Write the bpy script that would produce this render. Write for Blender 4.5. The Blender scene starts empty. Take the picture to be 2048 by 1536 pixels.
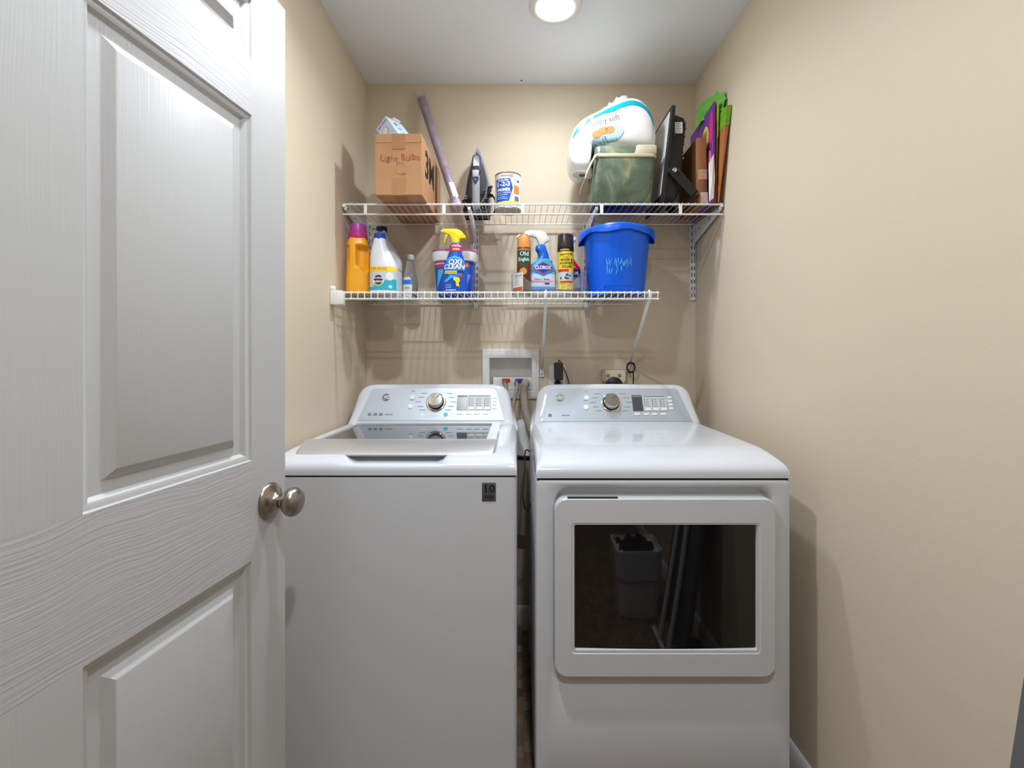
import bpy, bmesh, math, random
from mathutils import Vector, Matrix, Euler

random.seed(7)
SC = bpy.context.scene
COL = SC.collection
R = math.radians

# ------------------------------------------------------------------ camera
cam_data = bpy.data.cameras.new('camera')
cam_data.sensor_width = 36.0
cam_data.lens = 970.0 / 2048.0 * 36.0
cam_data.shift_x = -12.0 / 2048.0
cam_data.shift_y = -53.0 / 2048.0
cam_data.clip_start = 0.02
cam = bpy.data.objects.new('camera', cam_data)
COL.objects.link(cam)
cam.location = (0, 0, 1.236)
cam.rotation_euler = (R(90), 0, 0)
SC.camera = cam

# ------------------------------------------------------------------ world, exposure, lamp power
world = bpy.data.worlds.new('world')
SC.world = world
world.use_nodes = True
world.node_tree.nodes['Background'].inputs[0].default_value = (0.9, 0.95, 1.0, 1)
world.node_tree.nodes['Background'].inputs[1].default_value = 0.05
SC.view_settings.view_transform = 'Standard'
SC.view_settings.look = 'None'
SC.view_settings.exposure = 0.02
SC.view_settings.gamma = 1.0
SC.view_settings.use_curve_mapping = False
LAMP_NEAR = 4.6      # recessed lamp above the machines
LAMP_FAR = 8.5       # recessed lamp above the open floor
LAMP_REAR = 10.0      # recessed lamp at the far end of the room, behind the camera
LAMP_COLOR = (0.92, 0.985, 1.08)

# ------------------------------------------------------------------ helpers
def lin(v):
    v /= 255.0
    return v / 12.92 if v <= 0.04045 else ((v + 0.055) / 1.055) ** 2.4

def rgb(r, g, b):
    return (lin(r), lin(g), lin(b), 1.0)

MATS = {}
def mat(name, col, rough=0.5, metal=0.0, spec=0.5, bump=0.0, bscale=200.0, var=0.0, vscale=8.0,
        trans=0.0, alpha=1.0, sss=0.0, coat=0.0, emit=0.0, ior=1.45):
    if name in MATS:
        return MATS[name]
    m = bpy.data.materials.new(name)
    m.use_nodes = True
    nt = m.node_tree
    b = nt.nodes['Principled BSDF']
    b.inputs['Base Color'].default_value = col
    b.inputs['Roughness'].default_value = rough
    b.inputs['Metallic'].default_value = metal
    b.inputs['Specular IOR Level'].default_value = spec
    b.inputs['Transmission Weight'].default_value = trans
    b.inputs['Alpha'].default_value = alpha
    b.inputs['Coat Weight'].default_value = coat
    b.inputs['IOR'].default_value = ior
    if sss:
        b.inputs['Subsurface Weight'].default_value = sss
        b.inputs['Subsurface Scale'].default_value = 0.01
    if emit:
        b.inputs['Emission Color'].default_value = col
        b.inputs['Emission Strength'].default_value = emit
    tc = nt.nodes.new('ShaderNodeTexCoord')
    n = nt.nodes.new('ShaderNodeTexNoise')
    n.inputs['Scale'].default_value = vscale
    n.inputs['Detail'].default_value = 3
    nt.links.new(tc.outputs['Object'], n.inputs['Vector'])
    mx = nt.nodes.new('ShaderNodeMix')
    mx.data_type = 'RGBA'
    v = var if var else 0.02
    mx.inputs[6].default_value = tuple(c * (1 - v) for c in col[:3]) + (1,)
    mx.inputs[7].default_value = tuple(min(1, c * (1 + v)) for c in col[:3]) + (1,)
    nt.links.new(n.outputs['Fac'], mx.inputs[0])
    nt.links.new(mx.outputs[2], b.inputs['Base Color'])
    if bump:
        nb = nt.nodes.new('ShaderNodeTexNoise')
        nb.inputs['Scale'].default_value = bscale
        nt.links.new(tc.outputs['Object'], nb.inputs['Vector'])
        bp = nt.nodes.new('ShaderNodeBump')
        bp.inputs['Strength'].default_value = bump
        bp.inputs['Distance'].default_value = 0.002
        nt.links.new(nb.outputs['Fac'], bp.inputs['Height'])
        nt.links.new(bp.outputs[0], b.inputs['Normal'])
    MATS[name] = m
    return m

def pchip(xs, ys, x):
    n = len(xs)
    if x <= xs[0]:
        return ys[0]
    if x >= xs[-1]:
        return ys[-1]
    i = 0
    while x > xs[i + 1]:
        i += 1
    def d(k):
        return (ys[k + 1] - ys[k]) / max(1e-9, xs[k + 1] - xs[k])
    def t(k):
        if k == 0:
            return d(0)
        if k == n - 1:
            return d(n - 2)
        a, b = d(k - 1), d(k)
        return 0.0 if a * b <= 0 else 2 * a * b / (a + b)
    h = xs[i + 1] - xs[i]
    s = (x - xs[i]) / h
    return ((1 + 2 * s) * (1 - s) ** 2 * ys[i] + s * (1 - s) ** 2 * h * t(i)
            + s * s * (3 - 2 * s) * ys[i + 1] + s * s * (s - 1) * h * t(i + 1))

class MB:
    """collects geometry for ONE mesh object"""
    def __init__(self):
        self.v = []
        self.f = []
    def add(self, vs, fs, M=None):
        o = len(self.v)
        for p in vs:
            p = Vector(p)
            self.v.append(M @ p if M else p)
        for f in fs:
            self.f.append(tuple(i + o for i in f))
        return self
    def box(self, x0, x1, y0, y1, z0, z1, M=None):
        vs = [(x, y, z) for z in (z0, z1) for y in (y0, y1) for x in (x0, x1)]
        fs = [(0, 2, 3, 1), (4, 5, 7, 6), (0, 1, 5, 4), (2, 6, 7, 3), (0, 4, 6, 2), (1, 3, 7, 5)]
        return self.add(vs, fs, M)
    def hexa(self, b, t, M=None):
        """bottom quad and top quad, both counter-clockwise from above"""
        fs = [(3, 2, 1, 0), (4, 5, 6, 7)] + [(i, (i + 1) % 4, 4 + (i + 1) % 4, 4 + i) for i in range(4)]
        return self.add(list(b) + list(t), fs, M)
    def rings(self, rs, cap0=True, cap1=True, M=None, closed=True):
        n = len(rs[0])
        vs = [p for r in rs for p in r]
        fs = []
        for k in range(len(rs) - 1):
            for i in range(n if closed else n - 1):
                j = (i + 1) % n
                fs.append((k * n + i, k * n + j, (k + 1) * n + j, (k + 1) * n + i))
        if cap0:
            fs.append(tuple(reversed(range(n))))
        if cap1:
            fs.append(tuple(range((len(rs) - 1) * n, len(rs) * n)))
        return self.add(vs, fs, M)
    def lathe(self, prof, seg=32, M=None, cap0=True, cap1=True):
        rs = [[(r * math.cos(2 * math.pi * i / seg), r * math.sin(2 * math.pi * i / seg), z) for i in range(seg)]
              for r, z in prof]
        return self.rings(rs, cap0, cap1, M)
    def tube(self, path, r, seg=10, M=None, closed=False):
        path = [Vector(p) for p in path]
        n = len(path)
        rad = r if callable(r) else (lambda k: r)
        rs = []
        up = None
        for k in range(n):
            if closed:
                t = (path[(k + 1) % n] - path[k - 1]).normalized()
            else:
                t = (path[min(n - 1, k + 1)] - path[max(0, k - 1)]).normalized()
            if up is None:
                up = t.orthogonal().normalized()
            else:
                up = (up - t * up.dot(t)).normalized()
            s = t.cross(up)
            rr = rad(k)
            rs.append([path[k] + rr * (math.cos(a) * up + math.sin(a) * s)
                       for a in [2 * math.pi * i / seg for i in range(seg)]])
        if closed:
            rs.append(rs[0])
            return self.rings(rs, False, False, M)
        return self.rings(rs, True, True, M)
    def prism(self, pts, a, b, M=None):
        """(x,z) outline extruded along y from a to b"""
        n = len(pts)
        vs = [(x, a, z) for x, z in pts] + [(x, b, z) for x, z in pts]
        fs = [tuple(range(n)), tuple(reversed(range(n, 2 * n)))]
        fs += [(i, i + n, (i + 1) % n + n, (i + 1) % n) for i in range(n)]
        return self.add(vs, fs, M)
    def prismx(self, pts, a, b, M=None):
        """(y,z) outline extruded along x from a to b"""
        return self.rings([[(a, y, z) for y, z in pts], [(b, y, z) for y, z in pts]], M=M)
    def grid(self, fn, nu, nv, M=None):
        vs = [fn(i / nu, j / nv) for j in range(nv + 1) for i in range(nu + 1)]
        fs = [(j * (nu + 1) + i, j * (nu + 1) + i + 1, (j + 1) * (nu + 1) + i + 1, (j + 1) * (nu + 1) + i)
              for j in range(nv) for i in range(nu)]
        return self.add(vs, fs, M)
    def build(self, name, material, parent=None, bev=0.0, bseg=2, smooth=True, ang=38, solid=0.0):
        bm = bmesh.new()
        bv = [bm.verts.new(p) for p in self.v]
        for f in self.f:
            try:
                bm.faces.new([bv[i] for i in f])
            except ValueError:
                pass
        bmesh.ops.remove_doubles(bm, verts=bm.verts, dist=1e-6)
        if solid:
            bmesh.ops.solidify(bm, geom=bm.faces[:], thickness=solid)
        bmesh.ops.recalc_face_normals(bm, faces=bm.faces)
        if bev:
            es = [e for e in bm.edges if len(e.link_faces) == 2 and e.calc_face_angle(0) > R(30)]
            bmesh.ops.bevel(bm, geom=es, offset=bev, segments=bseg, profile=0.5, affect='EDGES', clamp_overlap=True)
        me = bpy.data.meshes.new(name)
        bm.to_mesh(me)
        bm.free()
        if smooth:
            me.shade_smooth()
            me.set_sharp_from_angle(angle=R(ang))
        o = bpy.data.objects.new(name, me)
        COL.objects.link(o)
        if material:
            me.materials.append(material)
        o.parent = parent
        return o

def thing(name, label, cat, loc=(0, 0, 0), rot=(0, 0, 0), group=None):
    o = bpy.data.objects.new(name, None)
    COL.objects.link(o)
    o.empty_display_size = 0.03
    o.location = loc
    o.rotation_euler = rot
    return tag(o, label, cat, group)

def tag(o, label, cat, group=None):
    o['label'] = label
    o['category'] = cat
    if group:
        o['group'] = group
    return o

def struct(o):
    o['kind'] = 'structure'
    return o

def dup(o, parent=None, loc=None):
    c = o.copy()
    COL.objects.link(c)
    c.parent = parent
    if loc is not None:
        c.location = loc
    return c

def rrect(cx, cz, w, h, r, seg=6):
    pts = []
    for qx, qz, a0 in ((1, 1, 0), (-1, 1, 90), (-1, -1, 180), (1, -1, 270)):
        for k in range(seg + 1):
            a = R(a0 + 90 * k / seg)
            pts.append((cx + qx * (w / 2 - r) + r * math.cos(a), cz + qz * (h / 2 - r) + r * math.sin(a)))
    return pts

def lettering(parent, s, size, fn, material, bold=0.0, shear=0.0, sx=1.0, name='lettering'):
    """flat print: letter shapes laid on a surface by fn(x, z)"""
    cu = bpy.data.curves.new('letters', 'FONT')
    cu.body = s
    cu.size = size
    cu.align_x = 'CENTER'
    cu.align_y = 'CENTER'
    cu.resolution_u = 2
    cu.offset = bold * size
    cu.shear = shear
    t = bpy.data.objects.new('letters', cu)
    me = t.to_mesh()
    mb = MB()
    mb.add([fn(v.co.x * sx, v.co.y) for v in me.vertices], [tuple(p.vertices) for p in me.polygons])
    t.to_mesh_clear()
    bpy.data.objects.remove(t)
    bpy.data.curves.remove(cu)
    return mb.build(name, material, parent, smooth=False)

def plane(o, ux, uz, off=0.0008):
    """map (x, z) to a flat face at o with axes ux, uz"""
    o, ux, uz = Vector(o), Vector(ux).normalized(), Vector(uz).normalized()
    n = ux.cross(uz).normalized()
    return lambda x, z, k=1.0: o + ux * x + uz * z + n * off * k

def shift(fn, dx, dz, rot=0.0):
    c, s = math.cos(rot), math.sin(rot)
    return lambda x, z: fn(dx + c * x - s * z, dz + s * x + c * z)

class Body:
    """bottle-like body: horizontal superellipse sections (z, half width, half depth, centre x)"""
    def __init__(self, secs, n=2.4, rows=40, seg=40):
        self.s = secs
        self.n = n
        self.rows = rows
        self.seg = seg
        self.z = [q[0] for q in secs]
    def at(self, z):
        return tuple(pchip(self.z, [q[k] for q in self.s], z) for k in (1, 2, 3))
    def mesh(self):
        rs = []
        z0, z1 = self.z[0], self.z[-1]
        zs = sorted(set([z0 + (z1 - z0) * k / self.rows for k in range(self.rows + 1)] + self.z))
        for z in zs:
            w, d, cx = self.at(z)
            ring = []
            for i in range(self.seg):
                a = 2 * math.pi * i / self.seg
                c, s = math.cos(a), math.sin(a)
                ring.append((cx + w * math.copysign(abs(c) ** (2 / self.n), c),
                             d * math.copysign(abs(s) ** (2 / self.n), s), z))
            rs.append(ring)
        return MB().rings(rs)
    def front(self, off=0.0008):
        def fn(x, z, k=1.0):
            w, d, cx = self.at(z)
            q = min(0.999, abs((x - cx) / w))
            return Vector((x, -d * (1 - q ** self.n) ** (1 / self.n) - off * k, z))
        return fn

def patch(parent, name, material, fn, x0, x1, z0, z1, nx=14, nz=10):
    """label laid on a surface; x0 and x1 may be functions of z"""
    def g(u, v):
        z = z0 + (z1 - z0) * v
        a = x0(z) if callable(x0) else x0
        b = x1(z) if callable(x1) else x1
        return fn(a + (b - a) * u, z)
    return MB().grid(g, nx, nz).build(name, material, parent, ang=60)

def oval(parent, name, material, fn, cx, cz, a, b, nx=14, nz=12):
    def half(z):
        return a * math.sqrt(max(0, 1 - ((z - cz) / b) ** 2))
    return patch(parent, name, material, fn, lambda z: cx - half(z), lambda z: cx + half(z), cz - b, cz + b, nx, nz)

def diamond(parent, name, material, fn, cx, cz, a, b):
    def half(z):
        return a * (1 - abs(z - cz) / b)
    return patch(parent, name, material, fn, lambda z: cx - half(z), lambda z: cx + half(z), cz - b, cz + b, 12, 12)

# ------------------------------------------------------------------ materials
def wall_mat():
    m = mat('wall_paint', rgb(216, 201, 178), 0.55, spec=0.25, bump=0.12, bscale=260, var=0.025, vscale=3)
    return m

def grain_mat(name, axis):
    m = bpy.data.materials.new(name)
    m.use_nodes = True
    nt = m.node_tree
    b = nt.nodes['Principled BSDF']
    b.inputs['Base Color'].default_value = rgb(188, 188, 188)
    b.inputs['Roughness'].default_value = 0.38
    tc = nt.nodes.new('ShaderNodeTexCoord')
    mp = nt.nodes.new('ShaderNodeMapping')
    # long, slightly wandering ridges along the grain
    mp.inputs['Scale'].default_value = (1.0, 120.0, 2.2) if axis == 'v' else (1.0, 3.2, 120.0)
    wn = nt.nodes.new('ShaderNodeTexNoise')
    wn.inputs['Scale'].default_value = 5.0
    wn.inputs['Detail'].default_value = 1.0
    ad = nt.nodes.new('ShaderNodeVectorMath')
    ad.operation = 'MULTIPLY_ADD'
    k = 0.012 if axis == 'v' else 0.045
    ad.inputs[1].default_value = (k, k, k)
    nt.links.new(tc.outputs['Object'], wn.inputs['Vector'])
    nt.links.new(wn.outputs['Color'], ad.inputs[0])
    nt.links.new(tc.outputs['Object'], ad.inputs[2])
    nt.links.new(ad.outputs[0], mp.inputs['Vector'])
    n = nt.nodes.new('ShaderNodeTexNoise')
    n.inputs['Scale'].default_value = 2.0
    n.inputs['Detail'].default_value = 2.5
    nt.links.new(mp.outputs[0], n.inputs['Vector'])
    bp = nt.nodes.new('ShaderNodeBump')
    bp.inputs['Strength'].default_value = 0.22 if axis == 'v' else 0.42
    bp.inputs['Distance'].default_value = 0.0016
    nt.links.new(n.outputs['Fac'], bp.inputs['Height'])
    nt.links.new(bp.outputs[0], b.inputs['Normal'])
    return m

def floor_mat():
    m = bpy.data.materials.new('floor_vinyl')
    m.use_nodes = True
    nt = m.node_tree
    b = nt.nodes['Principled BSDF']
    b.inputs['Roughness'].default_value = 0.35
    tc = nt.nodes.new('ShaderNodeTexCoord')
    br = nt.nodes.new('ShaderNodeTexBrick')
    br.inputs['Color1'].default_value = rgb(150, 128, 108)
    br.inputs['Color2'].default_value = rgb(118, 98, 80)
    br.inputs['Mortar'].default_value = rgb(70, 58, 48)
    br.inputs['Scale'].default_value = 1.0
    br.inputs['Brick Width'].default_value = 0.045
    br.inputs['Row Height'].default_value = 0.027
    br.inputs['Mortar Size'].default_value = 0.001
    mp = nt.nodes.new('ShaderNodeMapping')
    mp.inputs['Rotation'].default_value = (0, 0, R(90))
    nt.links.new(tc.outputs['Object'], mp.inputs['Vector'])
    nt.links.new(mp.outputs[0], br.inputs['Vector'])
    nt.links.new(br.outputs['Color'], b.inputs['Base Color'])
    return m

WALL = wall_mat()
CEIL = mat('ceiling_paint', rgb(238, 243, 248), 0.8, spec=0.2, bump=0.05)
TRIM = mat('trim_white', rgb(228, 228, 226), 0.35)
GRAIN_V = grain_mat('door_grain_upright', 'v')
GRAIN_H = grain_mat('door_grain_level', 'h')
FLOOR = floor_mat()
NICKEL = mat('brushed_nickel', rgb(158, 150, 142), 0.3, metal=1.0)
ENAMEL = mat('white_enamel', rgb(208, 211, 217), 0.16, coat=0.3)
ENAMEL_FRONT = mat('white_enamel_front', rgb(206, 207, 210), 0.3)
SILVER = mat('silver_panel', rgb(176, 184, 192), 0.42, metal=0.35)
SILVER_STRIP = mat('silver_strip', rgb(205, 206, 208), 0.34, metal=0.7)
CHROME = mat('chrome', rgb(215, 213, 210), 0.12, metal=1.0)
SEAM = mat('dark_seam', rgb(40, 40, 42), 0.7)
DARK_GLASS = mat('dark_glass', rgb(14, 14, 15), 0.03, spec=0.6, ior=1.52)
LID_GLASS = mat('smoked_glass', rgb(40, 42, 45), 0.04, spec=0.8, ior=1.6)
GREY_PLASTIC = mat('grey_plastic', rgb(120, 122, 126), 0.4)
WHITE_PLASTIC = mat('white_plastic', rgb(232, 232, 230), 0.35)
WIRE = mat('white_wire_coating', rgb(236, 236, 233), 0.3)
TRACK = mat('white_steel', rgb(226, 228, 230), 0.35)
BLACK = mat('black_plastic', rgb(26, 26, 27), 0.4)
BLACK_METAL = mat('black_metal', rgb(34, 34, 36), 0.45, spec=0.4)
CARD = mat('cardboard', rgb(186, 142, 104), 0.8, spec=0.2, var=0.06, vscale=30, bump=0.1, bscale=120)
KRAFT = mat('brown_kraft', rgb(150, 104, 68), 0.8, spec=0.2, var=0.06, vscale=30)
TAPE = mat('clear_tape', rgb(172, 126, 88), 0.25, var=0.08, vscale=60)
INK = mat('black_ink', rgb(22, 22, 24), 0.6)
INK_GREY = mat('grey_ink', rgb(120, 124, 130), 0.6)
RED_INK = mat('red_ink', rgb(166, 48, 44), 0.7)
WHITE_INK = mat('white_ink', rgb(245, 245, 245), 0.5)
PAPER = mat('white_paper', rgb(232, 230, 226), 0.6)
YELLOW = mat('yellow_plastic', rgb(246, 222, 30), 0.35)
ORANGE = mat('orange_plastic', rgb(250, 176, 40), 0.35, sss=0.05)
PURPLE = mat('purple_plastic', rgb(166, 60, 150), 0.35)
MAGENTA = mat('magenta_plastic', rgb(190, 46, 120), 0.35)
NAVY = mat('navy_plastic', rgb(24, 36, 100), 0.35)
BLUE_CAP = mat('blue_cap', rgb(20, 66, 176), 0.35)
BUCKET = mat('bucket_blue', rgb(0, 94, 226), 0.32, sss=0.05)
BUCKET_SHADE = mat('bucket_blue_shade', rgb(2, 40, 118), 0.4)  # darker copy of the bucket blue, with recess and underside shade in its colour
SCUFF = mat('bucket_scuff', rgb(70, 160, 240), 0.5)
MILKY = mat('milky_plastic', rgb(222, 226, 234), 0.35, sss=0.15)
MILKY_GREY = mat('milky_grey_plastic', rgb(206, 210, 218), 0.35, sss=0.15)
YELLOW_INK = mat('yellow_print', rgb(248, 220, 40), 0.45)
TEAL = mat('teal_print', rgb(40, 176, 196), 0.45)
CYAN = mat('cyan_print', rgb(60, 180, 236), 0.4)
SKY = mat('pale_blue_print', rgb(190, 214, 236), 0.45)
PALE = mat('pale_grey_print', rgb(196, 208, 216), 0.45)
BLUE = mat('oxi_blue', rgb(18, 82, 190), 0.3)
BLUE_BRIGHT = mat('bright_blue_print', rgb(40, 130, 224), 0.35)
RED = mat('red_print', rgb(214, 50, 40), 0.4)
ORANGE_INK = mat('orange_print', rgb(240, 130, 40), 0.45)
NAVY_INK = mat('navy_print', rgb(24, 40, 110), 0.45)
BROWN_CAN = mat('brown_print', rgb(110, 50, 32), 0.35)
GREEN_INK = mat('dark_green_print', rgb(18, 84, 62), 0.4)
COPPER = mat('copper_print', rgb(196, 110, 66), 0.4)
TAN_CAP = mat('tan_cap', rgb(222, 150, 76), 0.4)
YELLOW_CAN = mat('yellow_can', rgb(240, 206, 40), 0.3)
GREY_CAP = mat('smoky_black_cap', rgb(50, 46, 42), 0.3)
CLEAR = mat('clear_plastic', rgb(245, 247, 250), 0.06, trans=0.92, ior=1.35)
TIN = mat('tin_rim', rgb(170, 166, 160), 0.3, metal=0.9)

# ================================================================== the setting
XL, XR, YB, ZC = -0.703, 0.823, 2.25, 2.5025
YR = -1.60                       # wall behind the camera
def slab(name, x0, x1, y0, y1, z0, z1, m):
    return struct(MB().box(x0, x1, y0, y1, z0, z1).build(name, m, smooth=False))

floor = slab('floor', -1.95, XR + 0.12, YR - 0.1, YB + 0.1, -0.10, 0.0, FLOOR)
slab('ceiling', -1.95, XR + 0.12, YR - 0.1, YB + 0.1, ZC, ZC + 0.1, CEIL)
BX0, BX1, BZ0, BZ1 = -0.134, 0.066, 1.083, 1.236      # opening for the supply box
wb = MB().box(XL - 0.12, BX0, YB, YB + 0.1, 0, ZC).box(BX1, XR + 0.12, YB, YB + 0.1, 0, ZC)
wb.box(BX0, BX1, YB, YB + 0.1, 0, BZ0).box(BX0, BX1, YB, YB + 0.1, BZ1, ZC)
struct(wb.build('wall_back', WALL, smooth=False))
slab('wall_right', XR, XR + 0.12, YR, YB, 0.0, ZC, WALL)
wl = MB().box(XL - 0.12, XL, 0.125, YB, 0.0, ZC).box(XL - 0.12, XL, YR, -0.975, 0.0, ZC)
wl.box(XL - 0.12, XL, -0.975, 0.125, 2.10, ZC)
struct(wl.build('wall_left', WALL, smooth=False))
slab('wall_rear', -1.95, XR + 0.12, YR - 0.1, YR, 0.0, ZC, WALL)
slab('wall_hall', -1.95, -1.85, YR, 0.72, 0.0, ZC, WALL)
slab('wall_hall_end', -1.85, XL - 0.12, 0.62, 0.72, 0.0, ZC, WALL)

def baseboard(name, a, b, nx, ny):
    """moulded skirting along the floor line a-b, standing out by (nx, ny)"""
    prof = [(0, 0), (0.013, 0), (0.013, 0.062), (0.010, 0.070), (0.008, 0.080), (0.003, 0.086), (0, 0.087)]
    rs = [[(p[0] + nx * d, p[1] + ny * d, z) for d, z in prof] for p in (a, b)]
    return struct(MB().rings(rs).build(name, TRIM))
baseboard('baseboard_back', (XL, YB), (XR, YB), 0, -1)
baseboard('baseboard_right', (XR, YR), (XR, YB - 0.013), -1, 0)
baseboard('baseboard_left', (XL, 0.19), (XL, YB - 0.013), 1, 0)
# casing round the doorway beside the camera
tr = MB().box(XL, XL + 0.016, 0.105, 0.165, 0, 2.14).box(XL, XL + 0.016, -1.03, -0.965, 0, 2.14)
tr.box(XL, XL + 0.016, -0.965, 0.105, 2.09, 2.14)
struct(tr.build('trim_1', TRIM, bev=0.004))

# small floor tiles that show in the slot between the two machines
tile_mats = [mat('floor_tile_%d' % i, rgb(*c), 0.35, var=0.1, vscale=60) for i, c in enumerate(
    [(150, 128, 108), (128, 106, 88), (164, 148, 132), (112, 92, 76), (140, 112, 90)])]
tile_mesh = {}
for i in range(4):
    for j in range(20):
        k = random.randrange(5)
        w, d = 0.0255, 0.0435
        if k not in tile_mesh:
            t = MB().box(-w / 2, w / 2, -d / 2, d / 2, 0, 0.0022).build('floor_tile', tile_mats[k], floor, bev=0.0006, bseg=1)
            tile_mesh[k] = t
        else:
            t = dup(tile_mesh[k], floor)
        t.location = (-0.022 + 0.027 * i, 1.36 + 0.045 * j + (0.0225 if i % 2 else 0), 0)

# nail hole in the ceiling close to the back wall, chipped paint on the back wall
ceiling = bpy.data.objects['ceiling']
MB().lathe([(0.0042, -0.0006), (0.0042, 0.0002)], 12, Matrix.Translation((0.016, 2.2175, ZC))).build('nail_hole', SEAM, ceiling)
wall_back = bpy.data.objects['wall_back']
chip = [(0, 0), (0.007, 0.004), (0.009, 0.016), (0.014, 0.028), (0.017, 0.044), (0.013, 0.046), (0.008, 0.026), (0.001, 0.012)]
MB().prism([(0.534 + x, 1.378 + z) for x, z in chip], YB - 0.0008, YB + 0.0002).build('paint_chip', mat('bare_plaster', rgb(226, 210, 184), 0.8, var=0.2, vscale=300), wall_back)
# ------------------------------------------------------------------ the open panelled door
DOOR_W, DOOR_H = 1.04, 2.05
door = struct(bpy.data.objects.new('door_1', None))
COL.objects.link(door)
door.location = (-0.546, 1.137, 0)
door.rotation_euler = (0, 0, -math.atan(0.1165))
door['label'] = 'open white six panel door with wood grain at left'
TH = 0.035
def dbox(name, y0, y1, z0, z1, m):
    return MB().box(-TH, 0, y0, y1, z0, z1).build(name, m, door, smooth=False)
dbox('stile', -0.119, 0, 0.01, DOOR_H, GRAIN_V)
dbox('stile', -DOOR_W, -0.921, 0.01, DOOR_H, GRAIN_V)
zr = [(0.01, 0.215), (0.8085, 1.019), (1.745, 1.864), (1.985, DOOR_H)]
for a, b in zr:
    dbox('rail', -0.921, -0.119, a, b, GRAIN_H)
zp = [(0.215, 0.8085), (1.019, 1.745), (1.864, 1.985)]
for a, b in zp:
    dbox('mullion', -0.569, -0.471, a, b, GRAIN_V)
    for y0, y1 in ((-0.471, -0.119), (-0.921, -0.569)):
        steps = [(0, 0), (0.002, -0.0035), (0.007, -0.0045), (0.012, -0.0065), (0.016, -0.011), (0.018, -0.0125),
                 (0.037, -0.0125), (0.0505, -0.0035), (0.0535, -0.0025)]
        rs = [[(x, y0 + d, a + d), (x, y1 - d, a + d), (x, y1 - d, b - d), (x, y0 + d, b - d)] for d, x in steps]
        rs.insert(0, [(-TH, y0, a), (-TH, y1, a), (-TH, y1, b), (-TH, y0, b)])
        MB().rings(rs).build('panel', GRAIN_V, door, ang=25)
kb = bpy.data.objects.new('door_knob', None)
COL.objects.link(kb)
kb.parent = door
kb.location = (0, -0.058, 0.917)
kb.rotation_euler = (0, R(90), 0)
MB().lathe([(0.041, 0), (0.0405, 0.003), (0.038, 0.0065), (0.030, 0.0105), (0.022, 0.014), (0.0175, 0.019), (0.016, 0.026)],
           48).build('rosette', NICKEL, kb)
MB().lathe([(0.0125, 0.024), (0.0125, 0.034), (0.017, 0.037), (0.025, 0.041), (0.0305, 0.048), (0.032, 0.055),
            (0.0305, 0.062), (0.026, 0.068), (0.018, 0.0725), (0.009, 0.0745), (0.002, 0.075)], 48).build('knob', NICKEL, kb)
MB().box(-0.012, 0.012, -0.001, 0.0012, -0.03, 0.03, Matrix.Translation((-TH / 2, 0, 0.917))).build('latch_plate', NICKEL, door)

# ------------------------------------------------------------------ recessed ceiling lamps
BULB = mat('lamp_glow', (0.92, 0.985, 1.0, 1), 0.5, emit=115.0)
def recessed_light(x, y, power, label, size=0.07):
    t = thing('recessed_light', label, 'ceiling light', (x, y, ZC))
    MB().lathe([(0.062, 0.0), (0.066, -0.007), (0.075, -0.008), (0.092, -0.005), (0.096, -0.0005)], 48, cap0=False, cap1=False
               ).build('trim_ring', TRIM, t)
    MB().lathe([(0.002, -0.016), (0.02, -0.0155), (0.04, -0.013), (0.052, -0.008), (0.0595, -0.001), (0.061, 0.0)], 40
               ).build('bulb', BULB, t)
    li = bpy.data.lights.new('lamp', 'AREA')
    li.shape = 'DISK'
    li.size = size
    li.spread = R(150)
    li.energy = power
    li.color = LAMP_COLOR
    lo = bpy.data.objects.new('lamp', li)
    COL.objects.link(lo)
    lo.parent = t
    lo.location = (0, 0, -0.018)
    return t
recessed_light(0.134, 1.7475, LAMP_NEAR, 'round recessed ceiling lamp shining above the two machines')
recessed_light(-0.32, 0.97, LAMP_FAR, 'round recessed ceiling lamp close to the open door, before the machines')

recessed_light(0.12, 0.0, LAMP_REAR, 'round recessed ceiling lamp above the spot the picture is taken from')

# ================================================================== washer and dryer
def top_cover(xc, hw, rows, zb, pocket=None, nx=44):
    rs = []
    for (Y, h, ins, r) in rows:
        hwt = hw - ins
        zs = min(0.962, h - r) if ins > 0.001 else h - r
        zs = max(zs, zb + 0.0005)
        half = []
        for k in range(4):
            half.append((hw, zb + (zs - zb) * k / 3))
        for k in range(1, 5):                       # shoulder up to the corner
            s = k / 5
            e = s * s * (3 - 2 * s) if ins > 0.001 else s
            half.append((hw + (hwt - hw) * e, zs + (max(h - r, zs) - zs) * s))
        for k in range(7):                          # rounded corner
            a = R(90 * k / 6)
            half.append((hwt - r + r * math.cos(a), h - r + r * math.sin(a)))
        top = []
        for k in range(1, nx):
            x = (hwt - r) - 2 * (hwt - r) * k / nx
            z = h + (0.003 * (1 - (x / hwt) ** 2) if ins > 0.02 else 0)
            if pocket:
                z -= pocket(x, Y)
            top.append((x, z))
        pts = half + top + [(-x, z) for x, z in reversed(half)]
        rs.append([(xc + x, Y, z) for x, z in pts])
    return MB().rings(rs)

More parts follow.
